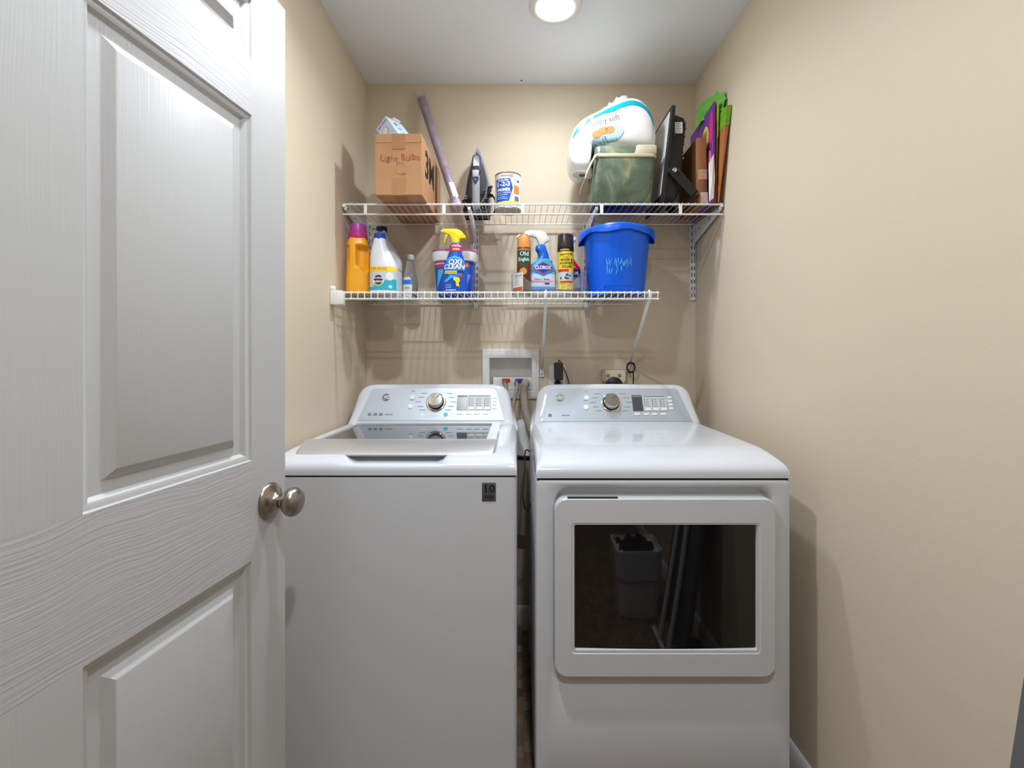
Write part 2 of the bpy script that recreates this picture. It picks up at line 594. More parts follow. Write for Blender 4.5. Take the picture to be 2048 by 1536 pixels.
class Console:
    """control panel on the sloping console between lower line A and upper line B (y, z)"""
    def __init__(self, A, B, xc):
        self.A, self.B, self.xc = A, B, xc
        l = math.hypot(B[0] - A[0], B[1] - A[1])
        self.n = Vector((0, -(B[1] - A[1]) / l, (B[0] - A[0]) / l))
        self.len = l
    def p(self, x, s, off=0.0):
        y = self.A[0] + (self.B[0] - self.A[0]) * s
        z = self.A[1] + (self.B[1] - self.A[1]) * s
        return Vector((x, y, z)) + self.n * off
    def M(self, x, s, off):
        o = self.p(x, s, off)
        up = (self.p(x, 1) - self.p(x, 0)).normalized()
        m = Matrix.Identity(4)
        for i, c in enumerate((Vector((1, 0, 0)), up, self.n)):
            for k in range(3):
                m[k][i] = c[k]
        return Matrix.Translation(o) @ m
    def fn(self, x, s, off):
        m = self.M(x, s, off)
        return lambda a, b: m @ Vector((a, b, 0))

def console_parts(root, co, wb, wt, dx, washer):
    """silver fascia with badge, buttons, dial, display; dx shifts the controls"""
    xc = co.xc
    def edge(s):
        w = wb + (wt - wb) * min(1, s / 0.86)
        if s > 0.86:
            q = (s - 0.86) / 0.14
            w -= 0.016 * (1 - math.sqrt(max(0, 1 - q * q)))
        return w
    fas = MB()
    def gg(u, v):
        w = edge(v)
        return co.p(xc + w * (2 * u - 1), v, 0.0022)
    fas.grid(gg, 20, 26)
    fa = fas.build('fascia', SILVER, root, solid=0.0015)
    px = 0.00203                       # metres per image pixel; the control positions below are taken from image pixels
    def X(u):
        return xc + (u + dx) * px
    def S(v):
        return (842 - v) / 65.0
    # round badge
    M = co.M(X(-94), S(796), 0.003)
    bd = MB().lathe([(0.0155, 0), (0.0155, 0.002), (0.014, 0.0032), (0.0005, 0.0034)], 32, M).build('badge', CHROME, root)
    MB().lathe([(0.0125, 0.0033), (0.0125, 0.0038), (0.0005, 0.0038)], 32, M).build('badge_disc', GREY_PLASTIC if washer else TIN, bd)
    lettering(bd, 'GE', 0.014, lambda a, b: M @ Vector((a, b, 0.0042)), WHITE_INK, bold=0.01, shear=0.3)
    for u, v in ((-41, 796), (-43, 814.5)):
        MB().lathe([(0.0105, 0), (0.0105, 0.002), (0.009, 0.0035), (0.0005, 0.0035)], 24, co.M(X(u), S(v), 0.002)).build('button', WHITE_PLASTIC, root)
        MB().box(-0.006, 0.006, -0.001, 0.001, 0, 0.0003, co.M(X(u), S(v) + 0.2, 0.0025)).build('caption', INK_GREY, root)
    M = co.M(X(7), S(806), 0.002)
    dl = MB().lathe([(0.040, 0), (0.040, 0.003), (0.0375, 0.0045), (0.034, 0.0045), (0.034, 0.001)], 48, M).build('dial_ring', CHROME, root)
    kn = MB().lathe([(0.033, 0.001), (0.032, 0.012), (0.030, 0.014)], 48, M, cap0=False).build('dial_skirt', BLACK, root)
    MB().lathe([(0.0305, 0.013), (0.0295, 0.028), (0.0275, 0.030), (0.0005, 0.0305)], 48, M).build('dial', CHROME, root)
    MB().box(-0.001, 0.001, 0.004, 0.026, 0.0302, 0.0312, M @ Matrix.Rotation(R(-40), 4, 'Z')).build('pointer', INK, root)
    # programme captions round the dial (too small to read in the photograph)
    for sd in (-1, 1):
        for k, b in enumerate((0.040, 0.022, 0.002, -0.018, -0.034)):
            x = sd * (0.066 - 0.010 * abs(k - 2) + 0.006)
            MB().box(x - 0.012, x + 0.012, b - 0.0012, b + 0.0012, 0, 0.0003, co.M(X(7), S(806), 0.0025)).build('caption', INK_GREY, root)
    # display and option block
    def block(name, u0, u1, v0, v1, m, off=0.0026, th=0.0012, parent=root):
        a, b = X(u0), X(u1)
        hb = (S(v0) - S(v1)) * co.len / 2
        return MB().box(-(b - a) / 2, (b - a) / 2, -hb, hb, 0, th, co.M((a + b) / 2, (S(v0) + S(v1)) / 2, off)).build(name, m, parent, bev=0.0005, bseg=1)
    ds = block('display', 49, 69, 791, 822, mat('display_grey', rgb(74, 74, 76), 0.25))
    block('display_header', 50, 68, 792.5, 795, INK_GREY, 0.004, 0.0003, ds)
    op = block('option_panel', 69.5, 117, 791, 822, mat('option_grey', rgb(186, 190, 194), 0.4))
    block('option_header', 72, 114, 792.5, 794.2, GREY_PLASTIC, 0.004, 0.0003, op)
    for k in range(3):
        u = 73 + k * 15.5
        block('option_bar', u, u + 0.8, 798, 814, INK, 0.004, 0.0003, op)
        for q in range(4):
            block('option_mark', u + 3, u + 9, 799 + q * 4.4, 800 + q * 4.4, INK_GREY, 0.004, 0.0003, op)
        block('option_button', u, u + 11, 816, 820.5, WHITE_PLASTIC, 0.0036, 0.0015, op)
    for k in range(4):
        block('button', 119.5, 128, 793.0 + k * 7.2, 797.5 + k * 7.2, WHITE_PLASTIC, 0.0026, 0.0018)
    for u in (50, 68, 84, 101):
        block('button', u, u + 11, 826, 830, WHITE_PLASTIC, 0.0026, 0.0018)
    for k, u in enumerate((-125, -114, -103) if washer else (-118,)):
        block('printed_mark', u, u + 7, 827.5, 833, INK_GREY, 0.0024, 0.0003)
    block('printed_line', -92, -76, 829.5, 831.2, INK_GREY, 0.0024, 0.0003)
    if washer:
        block('feature_strip', -21, 20, 828.8, 832.4, WHITE_PLASTIC, 0.0024, 0.0004)
        MB().lathe([(0.0085, 0), (0.0085, 0.0012), (0.0005, 0.0012)], 24, co.M(X(28), S(830.6), 0.0024)).build('blue_dot', CYAN, root)
    return fa

def cabinet(root, x0, x1, y0, y1, z1):
    r = 0.014
    rs = []
    for z in (0.02, z1):
        rs.append([(x, y, z) for x, y in rrect((x0 + x1) / 2, (y0 + y1) / 2, x1 - x0, y1 - y0, r, 5)])
    return MB().rings(rs).build('cabinet', ENAMEL_FRONT, root)

def feet(root, x0, x1, y0, y1):
    for x in (x0 + 0.06, x1 - 0.06):
        for y in (y0 + 0.06, y1 - 0.06):
            MB().lathe([(0.02, 0), (0.02, 0.012), (0.012, 0.014), (0.012, 0.03)], 16, Matrix.Translation((x, y, 0))).build('foot', BLACK, root)

# ------------------------------------------------------------------ washer
WX0, WX1, WY0, WY1 = -0.690, -0.003, 1.33, 2.035
wxc, whw = (WX0 + WX1) / 2, (WX1 - WX0) / 2
washer = thing('washing_machine', 'white top load washing machine with silver lid handle, beside the open door', 'washing machine')
cabinet(washer, WX0, WX1, WY0, WY1, 0.907)
MB().box(WX0 + 0.004, WX1 - 0.004, WY0 + 0.004, WY1 - 0.004, 0.900, 0.9125).build('seam', SEAM, washer)
feet(washer, WX0, WX1, WY0, WY1)
def sm(a, b, x):
    t = max(0, min(1, (x - a) / (b - a)))
    return t * t * (3 - 2 * t)
def pocket(x, Y):
    px = sm(-0.150, -0.120, x) * (1 - sm(0.120, 0.150, x))
    py = sm(1.338, 1.347, Y) * (1 - sm(1.40, 1.42, Y))
    return 0.022 * px * py
wrows = [(1.3300, 0.918, 0, 0.004), (1.3302, 0.926, 0, 0.006), (1.332, 0.933, 0, 0.008), (1.336, 0.9395, 0, 0.010),
         (1.340, 0.9435, 0, 0.012), (1.3435, 0.946, 0, 0.013), (1.347, 0.948, 0, 0.014), (1.352, 0.9505, 0, 0.016),
         (1.360, 0.954, 0, 0.018), (1.372, 0.957, 0, 0.020), (1.385, 0.960, 0, 0.022), (1.40, 0.962, 0, 0.023),
         (1.42, 0.964, 0, 0.024), (1.46, 0.967, 0, 0.025), (1.60, 0.969, 0, 0.025), (1.80, 0.970, 0, 0.025),
         (1.88, 0.971, 0.0, 0.025), (1.905, 0.973, 0.002, 0.026), (1.922, 0.978, 0.004, 0.030), (1.930, 0.985, 0.006, 0.034),
         (1.945, 1.0114, 0.012, 0.042), (1.965, 1.0465, 0.018, 0.050), (1.985, 1.0816, 0.023, 0.055), (2.000, 1.108, 0.026, 0.058),
         (2.005, 1.1145, 0.027, 0.058), (2.012, 1.120, 0.028, 0.058), (2.022, 1.1225, 0.029, 0.058), (2.032, 1.120, 0.030, 0.058),
         (2.0345, 1.112, 0.031, 0.055)]
top_cover(wxc, whw, wrows, 0.9125, pocket).build('top_cover', ENAMEL, washer, ang=50)
console_parts(washer, Console((1.930, 0.985), (2.000, 1.108), wxc), 0.292, 0.258, 0, True)
# lid: white frame, smoked pane, silver handle strip
LX0, LX1, LY0, LY1 = -0.640, -0.066, 1.480, 1.912
lid = bpy.data.objects.new('lid', None)
COL.objects.link(lid)
lid.parent = washer
gx0, gx1, gy0, gy1 = -0.612, -0.098, 1.492, 1.865
fr = MB()
outer = [(x, y) for x, y in rrect((LX0 + LX1) / 2, (LY0 + LY1) / 2, LX1 - LX0, LY1 - LY0, 0.012, 4)]
inner = [(x, y) for x, y in rrect((gx0 + gx1) / 2, (gy0 + gy1) / 2, gx1 - gx0, gy1 - gy0, 0.010, 4)]
fr.rings([[(x, y, 0.964) for x, y in outer], [(x, y, 0.981) for x, y in outer], [(x * 0.994 + 0.006 * -0.353, y * 0.994 + 0.006 * 1.7, 0.984) for x, y in outer],
          [(x, y, 0.984) for x, y in inner], [(x, y, 0.979) for x, y in inner], [(x, y, 0.966) for x, y in inner]], False, False)
fr.build('lid_frame', ENAMEL, lid)
MB().box(gx0 - 0.002, gx1 + 0.002, gy0 - 0.002, gy1 + 0.002, 0.974, 0.979).build('lid_pane', LID_GLASS, lid)
hs = []
prof = [(1.500, 0.9845), (1.480, 0.986), (1.455, 0.9845), (1.425, 0.978), (1.400, 0.969), (1.388, 0.9635), (1.382, 0.959),
        (1.382, 0.955), (1.388, 0.953), (1.420, 0.966), (1.480, 0.970), (1.500, 0.972)]
cxl, hwl = (LX0 + LX1) / 2, (LX1 - LX0) / 2
us_ = [math.sin(math.pi / 2 * (-1 + 2 * k / 60)) for k in range(61)]
for u in us_:
    d = max(0.0, (abs(u) - 0.955) / 0.045)
    pull = 0.022 * (1 - math.sqrt(max(0.0, 1 - d * d)))
    ring = []
    for y, z in prof:
        w = (1.500 - y) / 0.118
        ring.append((cxl + hwl * u, y + pull * w * 1.2, z + pull * w * 0.25))
    hs.append(ring)
MB().rings(hs).build('lid_handle', SILVER_STRIP, lid, ang=30)
# round badge with the number 10
bg = MB()
bg.rings([[(x, y, z) for x, z in rrect(-0.0798, 0.8675, 0.038 - q, 0.051 - q, 0.003, 4)] for y, q in ((1.3305, 0), (1.329, 0), (1.3285, 0.001))])
bg = bg.build('warranty_badge', mat('badge_grey', rgb(70, 70, 72), 0.4), washer)
f = plane((-0.0798, 1.3283, 0.876), (1, 0, 0), (0, 0, 1), 0.0003)
lettering(bg, '10', 0.030, f, INK, bold=0.025, sx=1.15)
for k in range(2):
    MB().box(-0.095 + 0.003, -0.067, 1.3278, 1.3284, 0.856 - 0.005 * k, 0.8575 - 0.005 * k).build('badge_line', INK, bg)

# ------------------------------------------------------------------ dryer
DX0, DX1, DY0, DY1 = 0.0485, 0.735, 1.308, 2.03
dxc, dhw = (DX0 + DX1) / 2, (DX1 - DX0) / 2
dryer = thing('clothes_dryer', 'white front load clothes dryer with dark window door, beside the right wall', 'dryer')
# cabinet shell: sides and back, front plate with the door recess pressed into it
cab = MB()
ZT = 0.905
rs = [[(x, y, z) for x, z in rrect(dxc, (ZT + 0.02) / 2, 2 * dhw - e, ZT - 0.02 - e, 0.010, 8)] for y, e in
      ((DY1, 0), (DY0 + 0.006, 0), (DY0 + 0.0015, 0.004), (DY0, 0.010))]
rcx, rcz, rw, rh = 0.3935, 0.634, 0.602, 0.516
for y, e in ((DY0, 0), (DY0 + 0.002, 0.006), (DY0 + 0.010, 0.016), (DY0 + 0.020, 0.022), (DY0 + 0.024, 0.030)):
    rs.append([(x, y, z) for x, z in rrect(rcx, rcz, rw - e, rh - e, 0.040, 8)])
cab.rings(rs).build('cabinet', ENAMEL_FRONT, dryer, ang=35)
MB().box(DX0 + 0.004, DX1 - 0.004, DY0 + 0.004, DY1 - 0.004, 0.897, 0.9105).build('seam', SEAM, dryer)
feet(dryer, DX0, DX1, DY0, DY1)
drows = [(1.3080, 0.917, 0, 0.004), (1.3080, 0.924, 0, 0.005), (1.3095, 0.930, 0, 0.007), (1.313, 0.9365, 0, 0.010),
         (1.320, 0.9435, 0, 0.014), (1.330, 0.9495, 0, 0.018), (1.345, 0.956, 0, 0.024), (1.365, 0.9625, 0, 0.030),
         (1.385, 0.9675, 0, 0.034), (1.41, 0.972, 0, 0.036), (1.45, 0.975, 0, 0.036), (1.6, 0.976, 0, 0.034), (1.8, 0.976, 0, 0.032),
         (1.86, 0.977, 0.001, 0.031), (1.885, 0.978, 0.003, 0.031), (1.900, 0.980, 0.005, 0.032), (1.910, 0.983, 0.007, 0.035),
         (1.925, 1.010, 0.012, 0.042), (1.945, 1.046, 0.018, 0.050), (1.965, 1.082, 0.023, 0.055), (1.980, 1.109, 0.026, 0.058),
         (1.985, 1.1155, 0.027, 0.058), (1.992, 1.121, 0.028, 0.058), (2.004, 1.1235, 0.029, 0.058), (2.026, 1.121, 0.030, 0.058),
         (2.0295, 1.112, 0.031, 0.055)]
top_cover(dxc, dhw, drows, 0.9105).build('top_cover', ENAMEL, dryer, ang=50)
console_parts(dryer, Console((1.910, 0.983), (1.980, 1.109), dxc), 0.296, 0.262, -16, False)
# door
dd = bpy.data.objects.new('dryer_door', None)
COL.objects.link(dd)
dd.parent = dryer
dcx, dcz, dw, dh = 0.392, 0.624, 0.590, 0.477
gcx, gcz, gw, gh = 0.393, 0.625, 0.482, 0.328
def bow(x, z):
    return -0.006 * (1 - ((x - dcx) / 0.3) ** 2)
rs = []
for y, e, r in ((1.326, 0.004, 0.030), (1.298, 0, 0.031), (1.292, 0.002, 0.031), (1.2885, 0.008, 0.030)):
    rs.append([(x, y + bow(x, z), z) for x, z in rrect(dcx, dcz, dw - e, dh - e, r, 8)])
for y, e, r in ((1.2885, 0.020, 0.010), (1.2905, 0.016, 0.009), (1.2905, 0.006, 0.006), (1.297, 0.001, 0.004), (1.303, 0.0, 0.004)):
    rs.append([(x, y + bow(x, z), z) for x, z in rrect(gcx, gcz - (0.002 if e > 0.01 else 0), gw + e, gh + e, r, 8)])
MB().rings(rs, True, False).build('door_frame', ENAMEL_FRONT, dd, ang=30)
gl = MB()
gl.grid(lambda u, v: (gcx - gw / 2 - 0.002 + (gw + 0.004) * u, 1.298 + bow(gcx + gw * (u - 0.5), 0), gcz + (gh + 0.004) * (v - 0.5)), 16, 4)
gl.build('door_pane', DARK_GLASS, dd, solid=0.003)
MB().box(0.132, 0.266, 1.2895, 1.3015, 0.8600, 0.8632).build('door_gap_shade', SEAM, dd)  # dark strip painting the shadow of the gap along the door top

# ================================================================== things on the back wall
sb = thing('supply_box', 'white recessed water supply box in the wall behind the washer', 'supply box', (-0.0335, YB, 1.16))
def W(x0, x1, y0, y1, z0, z1):            # wall coordinates to supply box coordinates
    return (x0 + 0.0335, x1 + 0.0335, y0 - YB, y1 - YB, z0 - 1.16, z1 - 1.16)
fr = MB()
o_, i_ = rrect(0, 0, 0.262, 0.230, 0.003, 3), rrect(-0.0005, -0.0005, 0.196, 0.149, 0.003, 3)
fr.rings([[(x, y, z) for x, z in p] for p, y in ((o_, -0.0005), (o_, -0.010), (i_, -0.012), (i_, 0.085))], False, True)
fr.build('box_frame', WHITE_PLASTIC, sb, bev=0.0015)
MB().box(*W(-0.116, 0.0635, YB + 0.012, YB + 0.083, 1.0865, 1.143)).build('valve_shelf', WHITE_PLASTIC, sb, bev=0.002)
MB().box(*W(-0.074, -0.037, YB + 0.004, YB + 0.012, 1.124, 1.138)).build('red_tag', RED, sb, bev=0.001)
MB().box(*W(-0.014, 0.028, YB + 0.004, YB + 0.012, 1.120, 1.137)).build('blue_tag', BLUE_CAP, sb, bev=0.001)
BRASS = mat('dull_brass', rgb(150, 132, 104), 0.4, metal=0.8)
for x in (-0.060, -0.006):
    MB().lathe([(0.012, 0), (0.012, 0.020), (0.009, 0.022), (0.009, 0.04)], 16,
               Matrix.Translation((x + 0.0335, 0.012, 1.118 - 1.16)) @ Matrix.Rotation(R(90), 4, 'X')).build('valve', BRASS, sb)
HOSE = mat('beige_hose', rgb(176, 164, 144), 0.5)
HOSE_GREY = mat('grey_hose', rgb(172, 164, 150), 0.45)
def smooth_path(pts, n=12):
    out = []
    P = [Vector(p) for p in pts]
    for i in range(len(P) - 1):
        p0, p1, p2, p3 = P[max(0, i - 1)], P[i], P[i + 1], P[min(len(P) - 1, i + 2)]
        for k in range(n):
            t = k / n
            out.append(0.5 * ((2 * p1) + (p2 - p0) * t + (2 * p0 - 5 * p1 + 4 * p2 - p3) * t * t + (3 * p1 - p0 - 3 * p2 + p3) * t ** 3))
    out.append(P[-1])
    return out
hp = smooth_path([(-0.060, 2.222, 1.117), (-0.054, 2.205, 1.100), (-0.046, 2.19, 1.06), (-0.042, 2.17, 0.98), (-0.06, 2.15, 0.85)])
tag(MB().tube(hp, 0.0075).build('water_hose', HOSE), 'thin beige water hose hanging from the red tagged valve', 'hose')
hp = smooth_path([(-0.006, 2.222, 1.117), (-0.004, 2.198, 1.106), (-0.010, 2.185, 1.075), (-0.021, 2.17, 1.02), (-0.03, 2.15, 0.90)])
tag(MB().tube(hp, 0.0075).build('water_hose', HOSE), 'thin beige water hose hanging from the blue tagged valve', 'hose')
hp = smooth_path([(0.038, 2.30, 1.102), (0.036, 2.25, 1.118), (0.030, 2.205, 1.112), (0.026, 2.17, 1.075), (0.034, 2.13, 1.00),
                  (0.054, 2.085, 0.93), (0.075, 2.068, 0.86), (0.08, 2.062, 0.75)], 24)
tag(MB().tube(hp, lambda k: 0.0165 + (0.0022 if k % 2 else 0), 14).build('drain_hose', HOSE_GREY, ang=20),
    'thick grey corrugated drain hose arching out of the supply box', 'hose')
tag(MB().tube(smooth_path([(0.028 + 0.019 * math.cos(a), 2.195 + 0.006 * math.sin(a), 1.098 + 0.008 * math.sin(a)) for a in
    [2 * math.pi * k / 10 for k in range(10)]] + [(0.06, 2.20, 1.095), (0.095, 2.215, 1.085), (0.11, 2.21, 1.078)], 6), 0.0012, 6).build('cable_tie', WHITE_PLASTIC),
    'thin white cable tie round the grey drain hose', 'cable tie')

# white dryer vent duct in the slot between the machines, cable below it
vd = thing('vent_duct', 'white round vent duct end in the slot behind the machines', 'duct', (0.032, 2.185, 0))
MB().lathe([(0.046, 0.80), (0.049, 0.803), (0.049, 0.812), (0.046, 0.816), (0.046, 0.915), (0.043, 0.94), (0.03, 0.955)], 32).build('duct', WHITE_PLASTIC, vd)
MB().lathe([(0.049, 0.785), (0.051, 0.788), (0.051, 0.797), (0.048, 0.800)], 32).build('duct_collar', BLACK, vd)
MB().lathe([(0.045, 0.45), (0.045, 0.785)], 32).build('lower_duct', HOSE_GREY, vd)
MB().tube(smooth_path([(0.052, 2.03, 0.84), (0.030, 1.95, 0.86), (0.026, 1.85, 0.80), (0.020, 1.78, 0.74), (0.022, 1.76, 0.70), (0.034, 1.78, 0.675), (0.0475, 1.85, 0.68)]), 0.003, 8
          ).build('power_cord', BLACK, dryer)

# duplex outlet with black adapter
ot = thing('wall_outlet', 'white duplex wall outlet between supply box and dryer outlet', 'outlet', (0.182, YB, 1.142))
MB().rings([[(x, y, z) for x, z in rrect(0, 0, 0.076 - e, 0.118 - e, 0.004, 4)] for y, e in ((0, 0), (-0.004, 0), (-0.006, 0.004))]).build('plate', WHITE_PLASTIC, ot)
for z in (0.026, -0.026):
    MB().rings([[(x, y, z + q) for x, q in rrect(0, 0, 0.034, 0.030, 0.012, 5)] for y in (-0.005, -0.008)]).build('socket', PAPER, ot)
ad = thing('power_adapter', 'black power adapter plugged into the upper outlet socket', 'adapter', (0.186, YB - 0.008, 1.173))
MB().rings([[(x, y, z) for x, z in rrect(0, 0, 0.040 - e, 0.080 - e, 0.007, 5)] for y, e in ((0, 0.004), (-0.004, 0), (-0.030, 0), (-0.036, 0.006))]
           ).build('housing', mat('adapter_black', rgb(58, 56, 55), 0.5), ad)
MB().tube(smooth_path([(0.0, -0.018, 0.038), (0.002, -0.018, 0.050), (0.016, -0.016, 0.030), (0.030, -0.014, 0.0), (0.046, -0.012, -0.045), (0.055, -0.012, -0.10)]), 0.0022, 8
          ).build('cord', BLACK, ad)
pg = thing('plug', 'small black plug in the lower outlet socket', 'plug', (0.182, YB - 0.008, 1.114))
MB().lathe([(0.016, 0), (0.0165, 0.010), (0.013, 0.020), (0.006, 0.028)], 20, Matrix.Rotation(R(90), 4, 'X')).build('plug_body', BLACK, pg)
MB().tube(smooth_path([(0, -0.026, 0), (0, -0.04, -0.01), (0, -0.045, -0.06)]), 0.004, 8).build('cord', BLACK, pg)

# dryer outlet: metal box with round black plug
do = thing('dryer_outlet', 'square steel dryer outlet box with screws on back wall', 'outlet', (0.4395, YB, 1.125))
MB().rings([[(x, y, z) for x, z in rrect(0, 0, 0.113 - e, 0.113 - e, 0.006, 5)] for y, e in ((0, 0), (-0.022, 0), (-0.028, 0.006), (-0.029, 0.014))]).build('box', CHROME, do)
for x in (-0.026, 0.026):
    MB().lathe([(0.0085, 0), (0.0085, 0.003), (0.0005, 0.0035)], 20, Matrix.Translation((x, -0.029, 0.028)) @ Matrix.Rotation(R(90), 4, 'X')).build('screw', TIN, do)
dp = thing('dryer_plug', 'large round black plug in the steel dryer outlet', 'plug', (0.4395, YB - 0.029, 1.110))
MB().lathe([(0.038, 0), (0.038, 0.012), (0.034, 0.030), (0.022, 0.036), (0.0005, 0.037)], 32, Matrix.Rotation(R(90), 4, 'X')).build('plug_body', BLACK, dp)
MB().tube(smooth_path([(0, -0.02, -0.02), (0, -0.03, -0.06), (0.0, -0.03, -0.16)]), 0.009, 10).build('cord', BLACK, dp)
cl = thing('cord_loop', 'coiled black cord looped over the foot of the right shelf brace', 'cord', (0.516, 2.215, 1.19))
cp = []
for k in range(40):
    a = 2 * math.pi * k / 14
    cp.append((0.018 * math.cos(a), -0.004 + 0.0035 * (k / 14), 0.022 * math.sin(a) * (1 + 0.1 * math.sin(k))))
MB().tube(cp, 0.0032, 8).build('coil', BLACK, cl)
MB().tube(smooth_path([(0.008, -0.006, -0.018), (0.010, -0.006, -0.05), (0.006, -0.008, -0.12)]), 0.003, 8).build('tail', BLACK, cl)

# ------------------------------------------------------------------ wire shelves
def rod(p0, p1, r, name, parent, m=WIRE, seg=8):
    return MB().tube([p0, p1], r, seg).build(name, m, parent)

ZU = 1.8525          # top of the upper deck
us = thing('wire_shelf', 'upper white wire shelf running wall to wall', 'shelf', (0, 0, 0))
ux0, ux1 = XL + 0.006, XR - 0.008
rod((ux0, 1.933, 1.846), (ux1, 1.933, 1.846), 0.0040, 'front_rod', us)
rod((ux0, 1.931, 1.806), (ux1, 1.931, 1.806), 0.0036, 'lip_rod', us)
rod((ux0, 2.222, 1.846), (ux1, 2.222, 1.846), 0.0032, 'back_rod', us)
w0 = None
n = 60
for k in range(n):
    x = ux0 + 0.008 + (ux1 - ux0 - 0.016) * k / (n - 1)
    if w0 is None:
        w0 = MB().tube([(0, 1.929, 1.851), (0, 2.226, 1.851)], 0.0014, 6).build('wire', WIRE, us)
        w0.location.x = x
    else:
        dup(w0, us, (x, 0, 0))
for px in (731.5, 888, 1045.5, 1203, 1360.5):
    x = (px - 1036) * 1.932 / 970
    MB().box(x - 0.0065, x + 0.0065, 1.9265, 1.9295, 1.804, 1.848).build('tie', WIRE, us, bev=0.001, bseg=1)
for x, q in ((ux0, 1), (ux1, -1)):
    MB().lathe([(0.0075, -0.003), (0.0075, 0.003)], 14, Matrix.Translation((x + q * 0.004, 1.933, 1.842)) @ Matrix.Rotation(R(90), 4, 'X')).build('end_eye', WIRE, us)

ZL = 1.4885          # top of the lower deck
ls = thing('wire_shelf', 'lower white wire shelf with ladder lip, holding the cleaning bottles', 'shelf', (0, 0, 0))
lx0, lx1 = -0.690, 0.537
rod((lx0, 1.8455, 1.483), (lx1, 1.8455, 1.483), 0.0032, 'front_rod', ls)
rod((lx0, 1.8440, 1.459), (lx1, 1.8440, 1.459), 0.0032, 'lip_rod', ls)
rod((lx0, 2.240, 1.483), (0.525, 2.240, 1.483), 0.0032, 'back_rod', ls)
rod((lx0, 2.06, 1.4825), (0.53, 2.06, 1.4825), 0.0028, 'middle_rod', ls)
w0 = None
n = 49
for k in range(n):
    x = lx0 + 0.006 + (lx1 - lx0 - 0.012) * k / (n - 1)
    if w0 is None:
        w0 = MB().tube([(0, 2.243, 1.487), (0, 1.846, 1.487), (0, 1.8425, 1.4865), (0, 1.8405, 1.483), (0, 1.8400, 1.456)], 0.0016, 6).build('wire', WIRE, ls)
        w0.location.x = x
    else:
        dup(w0, ls, (x, 0, 0))

eb = thing('shelf_end_bracket', 'white plastic bracket holding the lower shelf to left wall', 'bracket', (XL, 1.83, 1.463))
MB().box(0.001, 0.047, -0.020, 0.012, -0.029, 0.024).build('bracket_body', WHITE_PLASTIC, eb, bev=0.003)
MB().lathe([(0.011, 0), (0.011, 0.012), (0.008, 0.014)], 16, Matrix.Translation((0.001, -0.004, 0.032)) @ Matrix.Rotation(R(90), 4, 'Y')).build('anchor', WHITE_PLASTIC, eb)

# slotted tracks and arms of the upper shelf
where = [(-0.689, 'in the left corner'), (-0.195, 'behind the yellow spray bottle'), (0.315, 'behind the blue bucket'), (0.808, 'in the right corner')]
for x, w in where:
    t = thing('slotted_track', 'white slotted shelf track on back wall ' + w, 'shelf track', (x, YB, 1.50))
    MB().box(-0.0125, 0.0125, -0.012, 0, 0, 0.358).build('track', TRACK, t, bev=0.0012, bseg=1)
    s0 = None
    for k in range(11):
        for s in (-1, 1):
            if s0 is None:
                s0 = MB().box(-0.0019, 0.0019, -0.0124, -0.0116, 0, 0.017).build('slot', SEAM, t, smooth=False)
                s0.location = (s * 0.0062, 0, 0.014)
            else:
                dup(s0, t, (s * 0.0062, 0, 0.014 + k * 0.0315))
    MB().lathe([(0.0042, 0), (0.0042, 0.002), (0.0005, 0.003)], 12, Matrix.Translation((0, -0.012, 0.037)) @ Matrix.Rotation(R(90), 4, 'X')).build('screw', TIN, t)
    a = thing('shelf_support', 'white tapered steel arm under the upper shelf ' + w, 'bracket', (x, YB - 0.0125, 1.842))
    MB().prismx([(0, -0.002), (-0.300, -0.002), (-0.303, -0.016), (-0.290, -0.020), (0, -0.085)], -0.0055, 0.0055).build('arm', TRACK, a, bev=0.001, bseg=1)
    for y, z in ((-0.29, -0.010), (-0.20, -0.022), (-0.09, -0.034), (-0.05, -0.040)):
        MB().lathe([(0.004, -0.0062), (0.004, 0.0062)], 12, Matrix.Translation((0, y, z)) @ Matrix.Rotation(R(90), 4, 'Y')).build('hole', SEAM, a)
# slanting braces of the lower shelf
for p, q, w in (((0.1065, 1.849, 1.455), (0.111, 2.238, 1.183), 'above the supply box corner'),
                ((0.500, 1.849, 1.455), (0.515, 2.238, 1.205), 'above the dryer outlet')):
    t = thing('shelf_brace', 'slanting white steel brace under the lower shelf ' + w, 'brace', q)
    P, Q = Vector(p) - Vector(q), Vector((0, 0, 0))
    d = (Q - P).normalized()
    side = Vector((1, 0, 0))
    nn = d.cross(side).normalized()
    b_ = [P + side * sx * 0.0055 + nn * sn * 0.003 for sx, sn in ((-1, -1), (1, -1), (1, 1), (-1, 1))]
    t_ = [Q + side * sx * 0.0055 + nn * sn * 0.003 for sx, sn in ((-1, -1), (1, -1), (1, 1), (-1, 1))]
    MB().hexa(b_, t_).build('bar', TRACK, t, bev=0.001, bseg=1)
    MB().tube(smooth_path([P, P + Vector((0, -0.006, 0.012)), P + Vector((0, -0.003, 0.034)), P + Vector((0, 0.006, 0.036))], 5), 0.0035, 8).build('hook', TRACK, t)
    MB().box(-0.010, 0.010, 0.004, 0.0115, -0.038, 0.006).build('foot_plate', TRACK, t, bev=0.002)
    MB().lathe([(0.004, 0), (0.004, 0.002), (0.0005, 0.003)], 12, Matrix.Translation((0, 0.004, -0.022)) @ Matrix.Rotation(R(90), 4, 'X')).build('screw', TIN, t)
